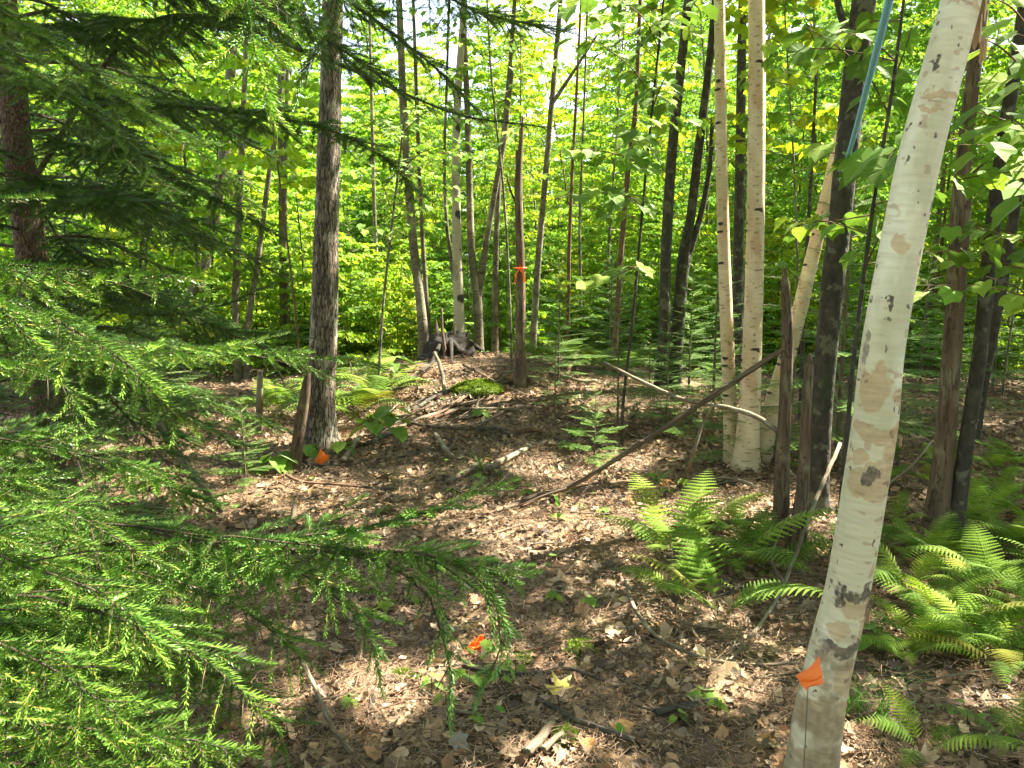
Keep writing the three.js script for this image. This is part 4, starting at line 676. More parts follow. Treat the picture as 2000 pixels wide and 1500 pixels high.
for (const a of [[100, 560, 1.45, 0.2], [280, 570, 1.42, 0.14], [60, 680, 1.25, 0.12], [240, 720, 1.35, 0.12], [330, 800, 1.32, 0.1], [140, 840, 1.65, 0.14], [450, 40, 1.55, 0.2], [560, 60, 1.6, 0.16], [510, 150, 1.5, 0.12], [430, 320, 2.0, 0.18], [340, 360, 2.4, 0.1], [420, 720, 2.25, 0.16], [600, 700, 2.15, 0.12],
  [250, 1130, 1.5, 0.1], [560, 1080, 1.6, 0.08], [60, 1270, 1.15, 0.16], [180, 1330, 1.15, 0.12], [60, 1440, 1.1, 0.14], [290, 1220, 1.25, 0.08], [820, 1125, 1.45, 0.05], [40, 1170, 1.3, 0.08], [210, 1420, 1.1, 0.1], [470, 1420, 1.2, 0.06],
  [650, 380, 7.0, 0.22], [645, 300, 7.0, 0.2], [640, 450, 7, 0.14], [1490, 200, 6.2, 0.25], [1490, 350, 6.2, 0.25], [1492, 480, 6.2, 0.2], [1425, 640, 6.3, 0.15], [1412, 200, 6.4, 0.2], [1710, 380, 3.8, 0.14], [1700, 470, 3.8, 0.12], [1340, 1010, 3.7, 0.25], [1290, 1060, 3.6, 0.16], [1400, 1060, 3.5, 0.14], [1430, 1120, 3.4, 0.3], [1370, 1100, 3.4, 0.25], [1300, 1040, 3.5, 0.2], [1820, 1100, 3.4, 0.14], [1930, 1040, 3.8, 0.14],
  [560, 790, 7, 0.8], [720, 770, 7.5, 1.0], [800, 740, 8.4, 0.6], [820, 830, 6.8, 0.25], [1870, 60, 2.6, 0.08], [1880, 200, 2.6, 0.06], [1640, 60, 3.8, 0.12], [1930, 110, 3.6, 0.14], [1200, 120, 5.4, 0.3], [1160, 300, 5.4, 0.25], [1020, 560, 9.4, 0.25], [900, 420, 9.5, 0.35]]) sunOn(...a);
{
  const r = rng(404), gb = new GB();
  for (let i = 0; i < 5; i++) { const a = i * 2.5 + r(), d = V(Math.cos(a), -0.1 - 0.3 * r(), Math.sin(a)).normalize(), n = V((r() - 0.5) * 0.6, 1, (r() - 0.5) * 0.6); n.addScaledVector(d, -n.dot(d)).normalize(); const q = 0.8 + 0.4 * r(); addLeaf(gb, V(Math.cos(a) * 0.06, r() * 0.08, Math.sin(a) * 0.06), d, n, 0.15, OVAL, 0.2, 0.2, [q, q, q]); }
  const geo = gb.build(), lists = new Map(), k = SUN.x / SUN.y, kz = SUN.z / SUN.y;
  for (let i = 0; i < 22000; i++) {
    const gx = lerp(-8, 9, r()), gz = lerp(-10.2, 3.5, r()), h = lerp(5.6, 10.5, r());
    if (gz < -8.2 && gz < -8.2 - 2 * r()) continue;
    let open = 0; for (const [x, z, rx, rz] of gaps) { const q = Math.hypot((gx - x) / (rx + 0.13), (gz - z) / (rz + 0.13)); if (q < 1) { open = 1; break; } }
    if (open) continue;
    if (pnz(gx * 2.2, gz * 2.2) > (gz > -3.6 ? 0.8 : 0.72)) continue;
    const p = V(gx + k * h, h, gz + kz * h);
    let best = null, bd = 1e9; for (const t of crownTrees) { const d = Math.hypot(t.x - p.x, t.z - p.z); if (d < bd) { bd = d; best = t; } }
    const s = 0.7 + 0.7 * r(), m = new THREE.Matrix4().makeRotationFromEuler(new THREE.Euler((r() - 0.5) * 0.8, r() * 6.28, (r() - 0.5) * 0.8)).scale(V(s, s, s)).setPosition(p.sub(best.root.position)), g = 0.75 + 0.5 * r();
    if (!lists.has(best)) lists.set(best, []); lists.get(best).push([m, new THREE.Color().setRGB(g, g, g)]);
  }
  for (const [t, l] of lists) instanced('crown', geo, CANOPY, l, t.root);
}
function pnz(x, y) { return pn(x, y, 1024, 1024, 3) * 0.65 + pn(x * 2.3, y * 2.3, 1024, 1024, 8) * 0.35; }

// ---------------------------------------------------------------- deadwood
const place = ([px, py, k], r = 0) => k === undefined ? gp(px, py, r) : k > 0 ? at(px, py, k) : (() => { const p = gp(px, py); return at(px, py, depthOf(p)).add(V(0, -k, 0)); })();
let stickSeed = 50;
function stickGeo(P, R, seg = 8, bump = 0.08) { const gb = new TB(); tube(gb, P, R, seg, { bump, seed: stickSeed++ * 2.3, uvW: 1 }); return gb.build(); }
function stick(name, label, category, bark, pts, w0, w1, { group, forks = [], bump = 0.09 } = {}) { // widths in photo pixels
  const raw = pts.map((p) => place(p)), rad = raw.map((p, i) => lerp(w0, w1, i / (raw.length - 1)) / 2 * depthOf(p) / FOCAL);
  raw.forEach((p, i) => { if (pts[i][2] === undefined) p.y += rad[i] * 0.6 + 0.034; });
  const [P, R] = resample(raw, rad, 0.05), o = P[0].clone(), root = forks.length ? thing(name, label, category, o, group) : null, rel = (p) => p.clone().sub(o), r = rng(stickSeed * 3);
  P.forEach((p, i) => { if (i && i < P.length - 1) { p.x += (r() - 0.5) * R[i] * 0.5; p.z += (r() - 0.5) * R[i] * 0.5; } });
  const g = stickGeo(P.map(rel), R, 8, bump);
  if (!root) return solo(name, g, bark, label, category, group, o);
  part('stick', g, bark, root);
  for (const f of forks) { const q = f.map((p) => place(p)), rr = q.map((p, i) => lerp(f.w ?? w1, (f.w ?? w1) * 0.5, i / (q.length - 1)) / 2 * depthOf(p) / FOCAL); q.forEach((p, i) => { if (f[i][2] === undefined) p.y += rr[i] * 0.6 + 0.034; }); const [fp, fr] = resample(q, rr, 0.05); part('branch', stickGeo(fp.map(rel), fr, 6), bark, root); }
  return root;
}
const zd = (px, py) => depthOf(gp(px, py));
stick('fallen_pole', 'long brown fallen pole leaning up against the tall broken snag', 'fallen pole', BARK.dead, [[985, 1007], [1050, 980], [1110, 952, 4.86], [1180, 912, 4.66], [1260, 860, 4.5], [1340, 808, 4.36], [1430, 748, 4.24], [1532, 680, 4.12]], 8, 12, { bump: 0.16, forks: [[[1110, 952, 4.86], [1060, 968, 4.75], [1020, 985, 4.7], [1000, 1003]], [[1180, 912, 4.66], [1140, 962, 4.6], [1122, 985, 4.58]], [[1340, 808, 4.36], [1352, 792, 4.34], [1356, 780, 4.33]], [[1260, 860, 4.5], [1246, 862, 4.46], [1238, 858, 4.44]]].map((f) => Object.assign(f, { w: 4 })) });
stick('fallen_pole', 'thin pale bleached pole sloping down to the snags from the left', 'fallen pole', BARK.grey, [[1180, 708, 6.4], [1260, 748, 6.0], [1340, 782, 5.6], [1420, 796, 5.2], [1480, 815, 4.9], [1518, 842, 4.7]], 6, 11);
stick('branch', 'thin brown stick lying beside the foot of the fallen pole', 'stick', BARK.red, [[1020, 1000], [1080, 975], [1140, 960], [1175, 952]], 5, 4);
stick('branch', 'greenish upright stake leaning under the fallen pole', 'stick', BARK.young, [[1338, 948], [1352, 890, 5.2], [1372, 830, 5.2], [1392, 788, 5.1]], 9, 5);
stick('broken_branch', 'thick grey broken branch leaning in the spruce boughs on the left', 'broken branch', BARK.grey, [[432, 1012], [395, 950, 4.45], [350, 890, 4.4], [306, 824, 4.35]], 13, 16);
stick('branch', 'long grey stick lying at the bottom below the spruce boughs', 'stick', BARK.grey, [[688, 1500], [650, 1440], [615, 1360], [582, 1285]], 11, 8, { forks: [[[598, 1318], [618, 1306, -0.03], [632, 1296, -0.05]]] });
stick('branch', 'dark thin branch lying across the leaf litter below the orange scrap', 'stick', BARK.dark, [[905, 1322], [980, 1335], [1050, 1338], [1110, 1325], [1180, 1350]], 13, 5);
stick('branch', 'dark branch lying below the yellow leaf', 'stick', BARK.dark, [[1050, 1385], [1120, 1425], [1180, 1448], [1240, 1470]], 9, 14);
stick('branch', 'slender pale stick below the dark branch', 'stick', BARK.grey, [[885, 1410], [960, 1418], [1045, 1412]], 8, 4);
stick('wood_chunk', 'pale split piece of wood at the bottom edge', 'wood', BARK.grey, [[1030, 1500], [1055, 1468], [1080, 1436]], 20, 12, { bump: 0.4 });
stick('wood_chunk', 'grey split piece of wood beside the pale one', 'wood', BARK.grey, [[1062, 1490], [1080, 1470], [1098, 1452]], 14, 8, { bump: 0.4 });
stick('branch', 'dark mossy branch left of the leaning birch foot', 'stick', BARK.dark, [[1280, 1418], [1340, 1405], [1400, 1388]], 16, 10);
stick('branch', 'long curved stick lying in front of the ferns', 'stick', BARK.grey, [[1222, 1150], [1240, 1210], [1280, 1260], [1330, 1290], [1400, 1312], [1480, 1318], [1560, 1312]], 9, 6);
stick('branch', 'pale forked stick propped between the fern and the birch', 'stick', BARK.grey, [[1425, 1310], [1490, 1230], [1530, 1170, -0.08], [1580, 1080, -0.25], [1632, 980, -0.4]], 7, 8, { forks: [[[1530, 1170, -0.08], [1506, 1130, -0.1], [1528, 1070, -0.15]]] });
stick('branch', 'thin pale stick sloping up right of the leaning birch', 'stick', BARK.grey, [[1728, 950, 4.0], [1780, 910, 4.1], [1822, 860, 4.2]], 5, 4);
stick('branch', 'grey forked stick on the shaded slope in front of the brush pile', 'stick', BARK.grey, [[884, 906], [868, 885], [850, 858]], 12, 9, { forks: [Object.assign([[872, 890], [882, 878, -0.02], [892, 866, -0.05]], { w: 9 })] });
stick('branch', 'straight grey stick pointing right on the shaded slope', 'stick', BARK.grey, [[874, 955], [905, 938], [932, 920]], 11, 10);
stick('branch', 'mossy grey log end right of the straight stick', 'stick', BARK.grey, [[955, 930], [990, 908], [1035, 884]], 15, 9);
stick('branch', 'pale curved branch at the foot of the thick grey trunk', 'stick', BARK.grey, [[672, 912], [685, 890], [700, 868], [710, 855]], 13, 6, { forks: [Object.assign([[690, 878], [672, 874, -0.03], [660, 862, -0.06], [656, 852, -0.1]], { w: 9 })] });
stick('branch', 'dark stick right of the pale curved branch', 'stick', BARK.dark, [[712, 880], [745, 866], [775, 850]], 9, 8);
stick('branch', 'brown twig lying left of the fallen pole foot', 'stick', BARK.red, [[560, 940], [590, 952], [660, 958], [740, 966]], 7, 4);
stick('branch', 'short brown stick lying in the sunlit litter', 'stick', BARK.dark, [[700, 962], [735, 966], [775, 967]], 7, 5);
stick('wood_chunk', 'short pale log stub standing out of the litter', 'wood', BARK.grey, [[570, 1040], [574, 1024, -0.03], [578, 1010, -0.09]], 12, 11);
stick('branch', 'dark stick lying across under the spruce tip', 'stick', BARK.dark, [[505, 1062], [590, 1066], [670, 1066]], 6, 5);
stick('branch', 'weathered branch with a bend right of the brush pile', 'stick', BARK.grey, [[1072, 738], [1105, 745], [1130, 752], [1165, 752]], 9, 6);
stick('branch', 'reddish broken branch standing up beyond the mound', 'stick', BARK.red, [[1106, 742], [1118, 722, -0.1], [1134, 708, -0.22]], 8, 6);
stick('branch', 'tan rotten piece of wood on the slope', 'wood', BARK.red, [[1010, 856], [1035, 850], [1060, 852]], 14, 10);
stick('branch', 'pale stick lying in the sunlit patch right of the pole foot', 'stick', BARK.grey, [[1365, 975], [1400, 945], [1450, 950], [1478, 962]], 6, 4);
// the brush pile on the mound: [points, widths, bark]
const zp = (py) => 9.3 - (py - 740) * 0.018;
const pile = [
  ['long dark curved branch along the top of the brush pile', [[805, 802, 7.4], [850, 775, 7.68], [900, 757, 7.88], [960, 749, 8.0], [1022, 744, 8.1]], 9, 6, BARK.dark],
  ['grey branch across the middle of the brush pile', [[780, 836, 6.98], [830, 814, 7.2], [890, 801, 7.36], [960, 798, 7.42], [1030, 803, 7.42]], 8, 5, BARK.grey],
  ['pale stem standing up out of the brush pile by the stump', [[868, 768, 7.8], [866, 740, 7.86], [858, 710, 7.92], [848, 688, 7.98]], 9, 7, BARK.young],
  ['straight dark pole leaning down left from the stump', [[738, 774, 7.75], [780, 752, 8.0], [820, 728, 8.3], [848, 706, 8.6]], 8, 5, BARK.dark],
  ['long stick sloping down right behind the mossy hump', [[905, 712, 8.5], [940, 730, 8.25], [980, 752, 8.0], [1030, 772, 7.8]], 7, 4, BARK.dead],
  ['short pale stick standing in the pile', [[926, 806, 7.38], [932, 790, 7.42], [935, 774, 7.45]], 6, 5, BARK.grey],
  ['thin brown branch lying low in front of the brush pile', [[790, 848, 6.85], [850, 834, 7.0], [905, 818, 7.18], [935, 808, 7.3]], 7, 5, BARK.red],
  ['stick tilting right over the hump', [[960, 752, 7.95], [985, 736, 8.05], [1010, 722, 8.1]], 5, 4, BARK.grey],
  ['dark root branch on the slope below the pile', [[938, 852], [958, 842, -0.03], [978, 848], [994, 858]], 10, 6, BARK.dark],
  ['thin upright snapped stem left of the scarred stem', [[872, 726, 8.9], [868, 680, 8.9], [864, 640, 8.9], [862, 602, 8.9]], 7, 5, BARK.dead],
];
for (const [l, p, a, b, m] of pile) stick('branch', l, 'stick', m, p, a, b);
{
  const r = rng(61);
  for (let i = 0; i < 38; i++) { // heaped on the slope, most lying from lower left to upper right, others across
    const x = 690 + r() * 260, y = 815 + (930 - x) * 0.13 + r() * 50 - 30, l = 45 + r() * r() * 190, across = r() < 0.3, a = across ? (r() - 0.4) * 1.9 : -(0.1 + r() * 0.6), up = 0.02 + r() * 0.16, bend = (r() - 0.5) * 16;
    const P = [0, 0.33, 0.66, 1].map((t) => [x + Math.cos(a) * l * t + (r() - 0.5) * 4, y + Math.sin(a) * l * t * (across ? 0.5 : 1) + Math.sin(t * 3.14) * bend]).map(([u, v], k) => [u, v, zd(u, v) - up * (0.5 + 0.8 * r())]);
    stick('branch', `thin ${['weathered', 'brown', 'grey', 'dark'][i % 4]} branch heaped in the brush pile`, 'stick', [BARK.dead, BARK.red, BARK.grey, BARK.dark][i % 4], P, 2.5 + r() * 4, 1.5 + r(), { group: ['weathered', 'brown', 'grey', 'dark'][i % 4] + ' branches of the brush pile' });
  }
  for (let i = 0; i < 60; i++) { const x = 540 + r() * 960, y = 860 + r() * 580, l = (40 + r() * 90) * (y / 1100), a = (r() - 0.5) * 1.6; stick('twig', 'thin dead twig lying loose on the leaf litter', 'twig', [BARK.grey, BARK.red, BARK.dark][i % 3], [[x, y], [x + Math.cos(a) * l * 0.5 + (r() - 0.5) * 8, y + Math.sin(a) * l * 0.25], [x + Math.cos(a) * l, y + Math.sin(a) * l * 0.4]], 2.5 + r() * 3, 2, { group: 'loose twigs on the forest floor' }); }
}
// rotten dark stump at the foot of the mound clump, and the mossy hump before it
function lump(rx, ry, rz, seed, rough, n = 28) {
  const g = new THREE.SphereGeometry(1, n, Math.round(n * 0.7)), p = g.attributes.position;
  for (let i = 0; i < p.count; i++) { const x = p.getX(i), y = p.getY(i), z = p.getZ(i), k = 1 + rough * fbm(x * 2 + seed, y * 2 + z, z * 2 + seed, 4) * 2; p.setXYZ(i, x * rx * k, y * ry * k, z * rz * k); }
  g.computeVertexNormals(); return g;
}
{
  const p = atZ(878, 735, -9.15); p.y = groundY(p.x, p.z); const s = thing('rotten_stump', 'dark rotten stump with roots at the foot of the clump on the mound', 'stump', p), r = rng(5);
  s.scale.setScalar(1.15); const rot = BARK.dark.clone(); rot.color.setRGB(0.4, 0.36, 0.3); rot.name = 'rotten_wood'; part('stump', lump(0.27, 0.26, 0.2, 3, 0.45), rot, s);
  for (let i = 0; i < 9; i++) { const a = r() * 6.28, l = 0.25 + r() * 0.3, P = [V(Math.cos(a) * 0.12, 0.2, Math.sin(a) * 0.1), V(Math.cos(a) * 0.26, 0.12 + r() * 0.1, Math.sin(a) * 0.2), V(Math.cos(a) * l, -0.05, Math.sin(a) * l)]; const [A, B] = resample(P, [0.03, 0.025, 0.012], 0.05); part('root', stickGeo(A, B, 6, 0.2), rot, s); }
  for (const [x, h] of [[-0.1, 0.42], [0.05, 0.36], [0.16, 0.3]]) { const [A, B] = resample([V(x, 0.05, 0.05), V(x * 1.2, h * 0.6, 0.05), V(x * 1.3, h, 0.02)], [0.05, 0.03, 0.004], 0.05); part('splinter', stickGeo(A, B, 7, 0.25), BARK.dead, s); }
}
const MOSS = (() => { const m = new THREE.MeshPhysicalMaterial({ roughness: 1, vertexColors: true, side: THREE.DoubleSide, transmission: 0.25, thickness: 0, specularIntensity: 0.2 }); m.color.setRGB(0.17, 0.25, 0.03); m.name = 'moss'; return m; })();
function mossGeo(rx, ry, rz, seed, n, len) { // a cushion: short fronds standing on a dome
  const r = rng(seed), gb = new GB();
  for (let i = 0; i < n; i++) {
    const a = r() * 6.28, e = Math.asin(Math.pow(r(), 0.8)), d = V(Math.cos(a) * Math.cos(e), Math.sin(e), Math.sin(a) * Math.cos(e)), k = 1 + 0.25 * fbm(d.x * 2 + seed, d.z * 2, d.y * 2, 3) * 2;
    const o = V(d.x * rx * k, d.y * ry * k - 0.005, d.z * rz * k), dir = d.clone().add(V((r() - 0.5) * 0.9, 0.3 * r(), (r() - 0.5) * 0.9)).normalize(), n2 = V(r() - 0.5, r() - 0.5, r() - 0.5); n2.addScaledVector(dir, -n2.dot(dir)).normalize();
    const g = 0.6 + 0.7 * r(); addLeaf(gb, o, dir, n2, len * (0.6 + 0.8 * r()), DIAMOND, 0.2, 0.1, [g, g, g * 0.8]);
  }
  return gb.build();
}
const mossCore = new THREE.MeshStandardMaterial({ roughness: 1 }); mossCore.color.setRGB(0.08, 0.12, 0.015); mossCore.name = 'moss_core';
function moss(label, px, py, w, h, n, len, seed) {
  const p = gp(px, py), k = depthOf(p) / FOCAL, rx = w / 2 * k, ry = h * 0.55 * k, t = thing('moss_cushion', label, 'moss', p); part('core', lump(rx * 0.92, ry * 0.9, rx * 0.9, seed, 0.2, 18), mossCore, t); part('fronds', mossGeo(rx, ry, rx, seed, n, len), MOSS, t, true);
}
moss('round bright moss cushion right of the orange scrap', 1022, 1292, 44, 32, 900, 0.012, 3);
moss('flat moss cushion, farthest right of the three in a row', 1132, 1272, 60, 34, 1000, 0.012, 4);
moss('round moss cushion near the bottom edge', 1106, 1448, 48, 42, 900, 0.012, 5);
moss('dull olive moss cushion left of the orange scrap', 786, 1326, 44, 26, 800, 0.011, 6);
moss('bright green moss covering the hump in the brush pile', 932, 764, 92, 34, 3600, 0.02, 7);
moss('mossy lump at the left foot of the brush pile', 748, 822, 60, 22, 1200, 0.025, 8);

// ---------------------------------------------------------------- orange flags, ribbon, scrap, blue line
function cloth(name, color, through = 0.35) { const m = new THREE.MeshPhysicalMaterial({ roughness: 0.55, side: THREE.DoubleSide, transmission: through, thickness: 0 }); m.color.setRGB(...color); m.name = name; return m; }
const ORANGE = cloth('orange_plastic', [1, 0.2, 0.01], 0.3), WIRE = new THREE.MeshStandardMaterial({ color: 0x8a8a88, metalness: 0.8, roughness: 0.4 }); WIRE.name = 'steel_wire';
function sheet(fn, nu, nv) { const g = new GB(); for (let i = 0; i < nu; i++) for (let j = 0; j < nv; j++) { const A = fn(i / nu, j / nv), B = fn((i + 1) / nu, j / nv), C = fn((i + 1) / nu, (j + 1) / nv), D = fn(i / nu, (j + 1) / nv); g.tri(A, B, C); g.tri(A, C, D); } return g.build(); }
function flag(label, foot, corners, z, mid) { // a square plastic flag hanging by its corner from a wire pin; corners in photo pixels: top, right, bottom, left
  const b = foot, d = (mid ? depthOf(mid) : depthOf(b)) + z, C = corners.map(([x, y, dz]) => at(x, y, d + (dz ?? 0)).sub(b)), t = thing('marker_flag', label, 'marker flag', b), pin = new TB();
  tube(pin, [V(0, -0.06, 0), C[2].clone().lerp(C[0], 0.2), C[0].clone().add(V(0, 0.01, 0))], [0.0013, 0.0013, 0.0013], 5, { uvW: 1 }); part('wire_pin', pin.build(), WIRE, t);
  const th = 0.0006, face = (s) => (u, v) => { const top = C[0].clone().lerp(C[1], u), bot = C[3].clone().lerp(C[2], u), p = top.lerp(bot, v); p.z += 0.012 * Math.sin(u * 3.1 + v * 1.2) * Math.sin(v * 3.14 + 0.3) + s + 0.012 * (0.3 - Math.abs(u - v) * 0.6) + 0.004 * Math.sin(u * 13 + v * 5); p.y += 0.003 * Math.sin(u * 9); return p.toArray(); };
  part('flag', sheet(face(0), 10, 10), ORANGE, t); return t;
}
flag('orange marker flag in front of the thick grey trunk', gp(630, 918), [[626, 876, 0.02], [644, 894, -0.02], [630, 906, 0.02], [614, 904, 0]], -0.02);
flag('largest orange marker flag, beside the foot of the leaning birch', (() => { const p = at(1584, 1320, 2.12); p.y = groundY(p.x, p.z); return p; })(), [[1598, 1279, 0.02], [1609, 1336, -0.03], [1574, 1349, 0.0], [1556, 1323, 0.03]], 0, at(1584, 1320, 2.12));
{
  const b = gp(930, 1272), t = thing('marker_flag', 'crumpled orange scrap of flag lying on the litter under the spruce tips', 'marker flag', b), d = depthOf(b) - 0.04, r = rng(7), J = () => (r() - 0.5) * 0.02;
  const C = [[926, 1243], [948, 1246], [950, 1262], [928, 1268]].map(([x, y]) => at(x, y, d).sub(b)), D = [[908, 1262], [934, 1256], [936, 1270], [910, 1272]].map(([x, y]) => at(x, y, d - 0.02).sub(b));
  for (const Q of [C, D]) part('flag', sheet((u, v) => { const p = Q[0].clone().lerp(Q[1], u).lerp(Q[3].clone().lerp(Q[2], u), v); p.z += 0.02 * Math.sin(u * 7 + v * 5); p.y += 0.008 * Math.sin(v * 9 + u * 4); return p.toArray(); }, 10, 8), ORANGE, t);
  const pin = new TB(); tube(pin, [V(0.01, -0.04, 0), V(0.005, 0.06, 0), V(0.01, 0.12, 0)], [0.001, 0.001, 0.001], 5, { uvW: 1 }); part('wire_pin', pin.build(), WIRE, t);
}
{ // ribbon knotted round the snag on the mound
  const z = snag.P[0].z + 0.08, c = atZ(1016, 541, z), t = thing('orange_ribbon', 'orange ribbon knotted round the brown snag, two tails hanging', 'ribbon', c), u = -z / FOCAL;
  const strip = (pts, w, name) => part(name, sheet((a, b) => { const f = a * (pts.length - 1), i = Math.min(Math.floor(f), pts.length - 2), x = lerp(pts[i][0], pts[i + 1][0], f - i), y = lerp(pts[i][1], pts[i + 1][1], f - i); return [x * u + (b - 0.5) * w * 0.9, -y * u + (b - 0.5) * w * 0.35, 0.025 + 0.01 * Math.sin(a * 5)]; }, 10, 3), ORANGE, t);
  strip([[-2, -16], [-8, -6], [-10, 10], [-12, 13]], 0.02, 'tail'); strip([[2, -16], [7, -4], [8, 8], [10, 10]], 0.02, 'tail'); strip([[-3, -18], [0, -20], [4, -17], [1, -10]], 0.022, 'knot');
  part('band', new THREE.TorusGeometry(0.062, 0.008, 6, 24).rotateX(Math.PI / 2).translate(0, 0.09, -0.06), ORANGE, t);
}
{ // light blue plastic line tied round the dark trunk and rising towards the right, out of the frame
  const a = at(1642, 352, 4.55), top = at(1768, -120, 1.62), t = thing('blue_line', 'light blue plastic line running up from the dark trunk out of the frame', 'line', a.clone());
  const m = new THREE.MeshStandardMaterial({ roughness: 0.4 }); m.color.setRGB(0.24, 0.64, 1.0); m.name = 'blue_plastic';
  const n = 24, pts = [], rad = []; for (let i = 0; i <= n; i++) { const p = a.clone().lerp(top, i / n); p.y -= 0.03 * Math.sin(i / n * Math.PI); pts.push(p.sub(a)); rad.push(0.0105); }
  const gb = new TB(); tube(gb, pts, rad, 10, { uvW: 1 }); part('line', gb.build(), m, t);
  const far = at(1790, -200, 1.5).sub(a), g2 = new TB(); tube(g2, [top.clone().sub(a), far], [0.0125, 0.0125], 8, { uvW: 1 }); part('line_end', g2.build(), m, t);
}

// ---------------------------------------------------------------- ferns
function frondGeo(seed, L, W, arch) { // along +z, arching; pinnae toothed
  const r = rng(seed), gb = new GB(), P = (t) => V(0, L * (arch * 1.1 * t - arch * 1.5 * t * t + 0.28 * t), L * (0.25 * t + 0.72 * Math.pow(t, 1.05))), n = 19, stem = [0.8, 0.75, 0.6];
  for (let i = 0; i < 16; i++) { const a = P(i / 16), b = P((i + 1) / 16), w = 0.004 * (1 - i / 18); gb.tri([a.x - w, a.y, a.z], [a.x + w, a.y, a.z], [b.x, b.y, b.z], stem); gb.tri([a.x, a.y - w, a.z], [a.x, a.y + w, a.z], [b.x, b.y, b.z], stem); }
  for (let i = 0; i < n; i++) {
    const t = lerp(0.22, 0.985, i / (n - 1)), o = P(t), T = P(t + 0.01).sub(P(t - 0.01)).normalize(), up = V(1, 0, 0).cross(T).multiplyScalar(-1).normalize(), u = (t - 0.22) / 0.78, len = W * Math.pow(Math.sin(Math.PI * Math.pow(0.14 + 0.86 * (1 - u), 0.8) * 0.5 + 0.0), 1.0) * (1 - Math.pow(u, 3) * 0.6) * (0.55 + 0.45 * smooth(0, 0.2, u));
    for (const s of [1, -1]) {
      const d = V(s, 0, 0).addScaledVector(T, 0.35).addScaledVector(up, -0.12 + 0.12 * r()).normalize(), side = T.clone().addScaledVector(d, -T.dot(d)).normalize(), m = 8, wd = Math.min(len * 0.14, L * 0.021), g = 0.8 + 0.35 * r(), c = [g, g, g * 0.9];
      const Q = (a, b) => { const q = o.clone().addScaledVector(d, a * len).addScaledVector(side, b).addScaledVector(up, -0.12 * a * a * len - Math.abs(b) * 0.25); return q.toArray(); };
      for (let k = 0; k < m; k++) { const a0 = k / m, a1 = (k + 0.85) / m, w = wd * (1 - a0 * 0.85); for (const q of [1, -1]) { gb.tri(Q(a0, 0), Q(a0 + 0.3 / m, q * w), Q(a1 + 0.1 / m, q * w * 0.85), c); gb.tri(Q(a0, 0), Q(a1 + 0.1 / m, q * w * 0.85), Q((k + 1) / m, 0), c); } }
    }
  }
  return gb.build();
}
const FRONDS = [frondGeo(1, 0.62, 0.13, 0.5), frondGeo(2, 0.55, 0.12, 0.7), frondGeo(3, 0.7, 0.15, 0.4), frondGeo(4, 0.45, 0.1, 0.6)];
const fernR = rng(321), FERNS = [[0.75, 0], [0.95, 0.1], [1.1, 0.15], [1.2, 0.3], [0.95, 0.8]].map(([g, y]) => { const m = FERN.clone(); m.color.setRGB((0.14 + 0.13 * y) * g, (0.27 - 0.02 * y) * g, 0.018 * g); m.name = 'fern_leaf'; return m; });
function fern(label, p, s, n, group, a0 = 0, spread = 6.28) {
  const t = thing('fern', label, 'fern', p, group);
  for (let i = 0; i < n; i++) { const f = part('frond', FRONDS[Math.floor(fernR() * 4)], FERNS[Math.floor(fernR() * 4.25)], t), a = a0 + (i + 0.5 + (fernR() - 0.5) * 0.7) / n * spread; f.rotation.set(-(0.1 + 0.5 * fernR()), a, (fernR() - 0.5) * 0.5, 'YXZ'); f.scale.setScalar(s * (0.75 + 0.45 * fernR())); }
}
const fernAt = (px, py, s, n, label, group) => fern(label, gp(px, py), s, n, group);
for (const a of [[1345, 1120, 0.9, 6, 'sunlit fern in front of the dark trunk, left side of its patch'], [1290, 1095, 0.8, 6, 'small fern at the left end of the middle fern patch'], [1430, 1120, 0.95, 6, 'fern arching right before the dark trunk and snags'], [1490, 1125, 0.75, 5, 'fern at the foot of the two snags'], [1405, 1225, 0.85, 5, 'low fern with one long bright frond over the litter'], [1330, 1180, 0.55, 4, 'little fern in the shade of the middle fern patch'], [1370, 1060, 0.85, 5, 'tall fern at the back of the middle fern patch'], [1450, 1060, 0.75, 5, 'fern at the back right of the middle fern patch'],
  [1560, 925, 0.6, 5, 'fern between snag and dark trunk'], [1490, 905, 0.55, 4, 'small fern at the foot of the birch clump'],
  [1985, 1480, 0.55, 5, 'fern in the bottom right corner'], [1800, 1480, 0.5, 5, 'low fern at the bottom right of the birch foot'], [1650, 1090, 0.6, 5, 'fern just left behind the leaning birch'],
  [545, 825, 1.2, 9, 'bright fern left behind the thick grey trunk'], [600, 815, 1.0, 7, 'bright fern half hidden by the thick grey trunk'], [690, 825, 1.25, 9, 'bright fern right behind the thick grey trunk'], [735, 790, 1.2, 9, 'sunlit fern between the thick trunk and the brush pile'], [640, 780, 1.1, 8, 'sunlit fern farther behind the thick grey trunk'], [770, 770, 0.7, 5, 'low fern at the left foot of the mound']]) fernAt(...a);
for (let i = 0; i < 32; i++) { const row = i % 5, px = 1740 + (i * 97 % 330) + fernR() * 20, py = 1010 + row * 66 + fernR() * 40; fernAt(px, py, 0.44 + 0.22 * fernR(), 6 + i % 3, `fern of the patch right of the leaning birch, ${['hindmost', 'fourth', 'third', 'second', 'front'][row]} row, ${px < 1800 ? 'beside the birch' : px < 1880 ? 'below the brown trunk' : px < 1960 ? 'below the slanting dark trunk' : 'at the frame edge'}`, 'ferns right of the leaning birch'); }
for (let i = 0; i < 12; i++) { const px = 1660 + fernR() * 400, py = 900 + fernR() * 110; fernAt(px, py, 0.6, 5, whereabouts('shaded fern', px, zd(px, py)), 'ferns in the shade'); }
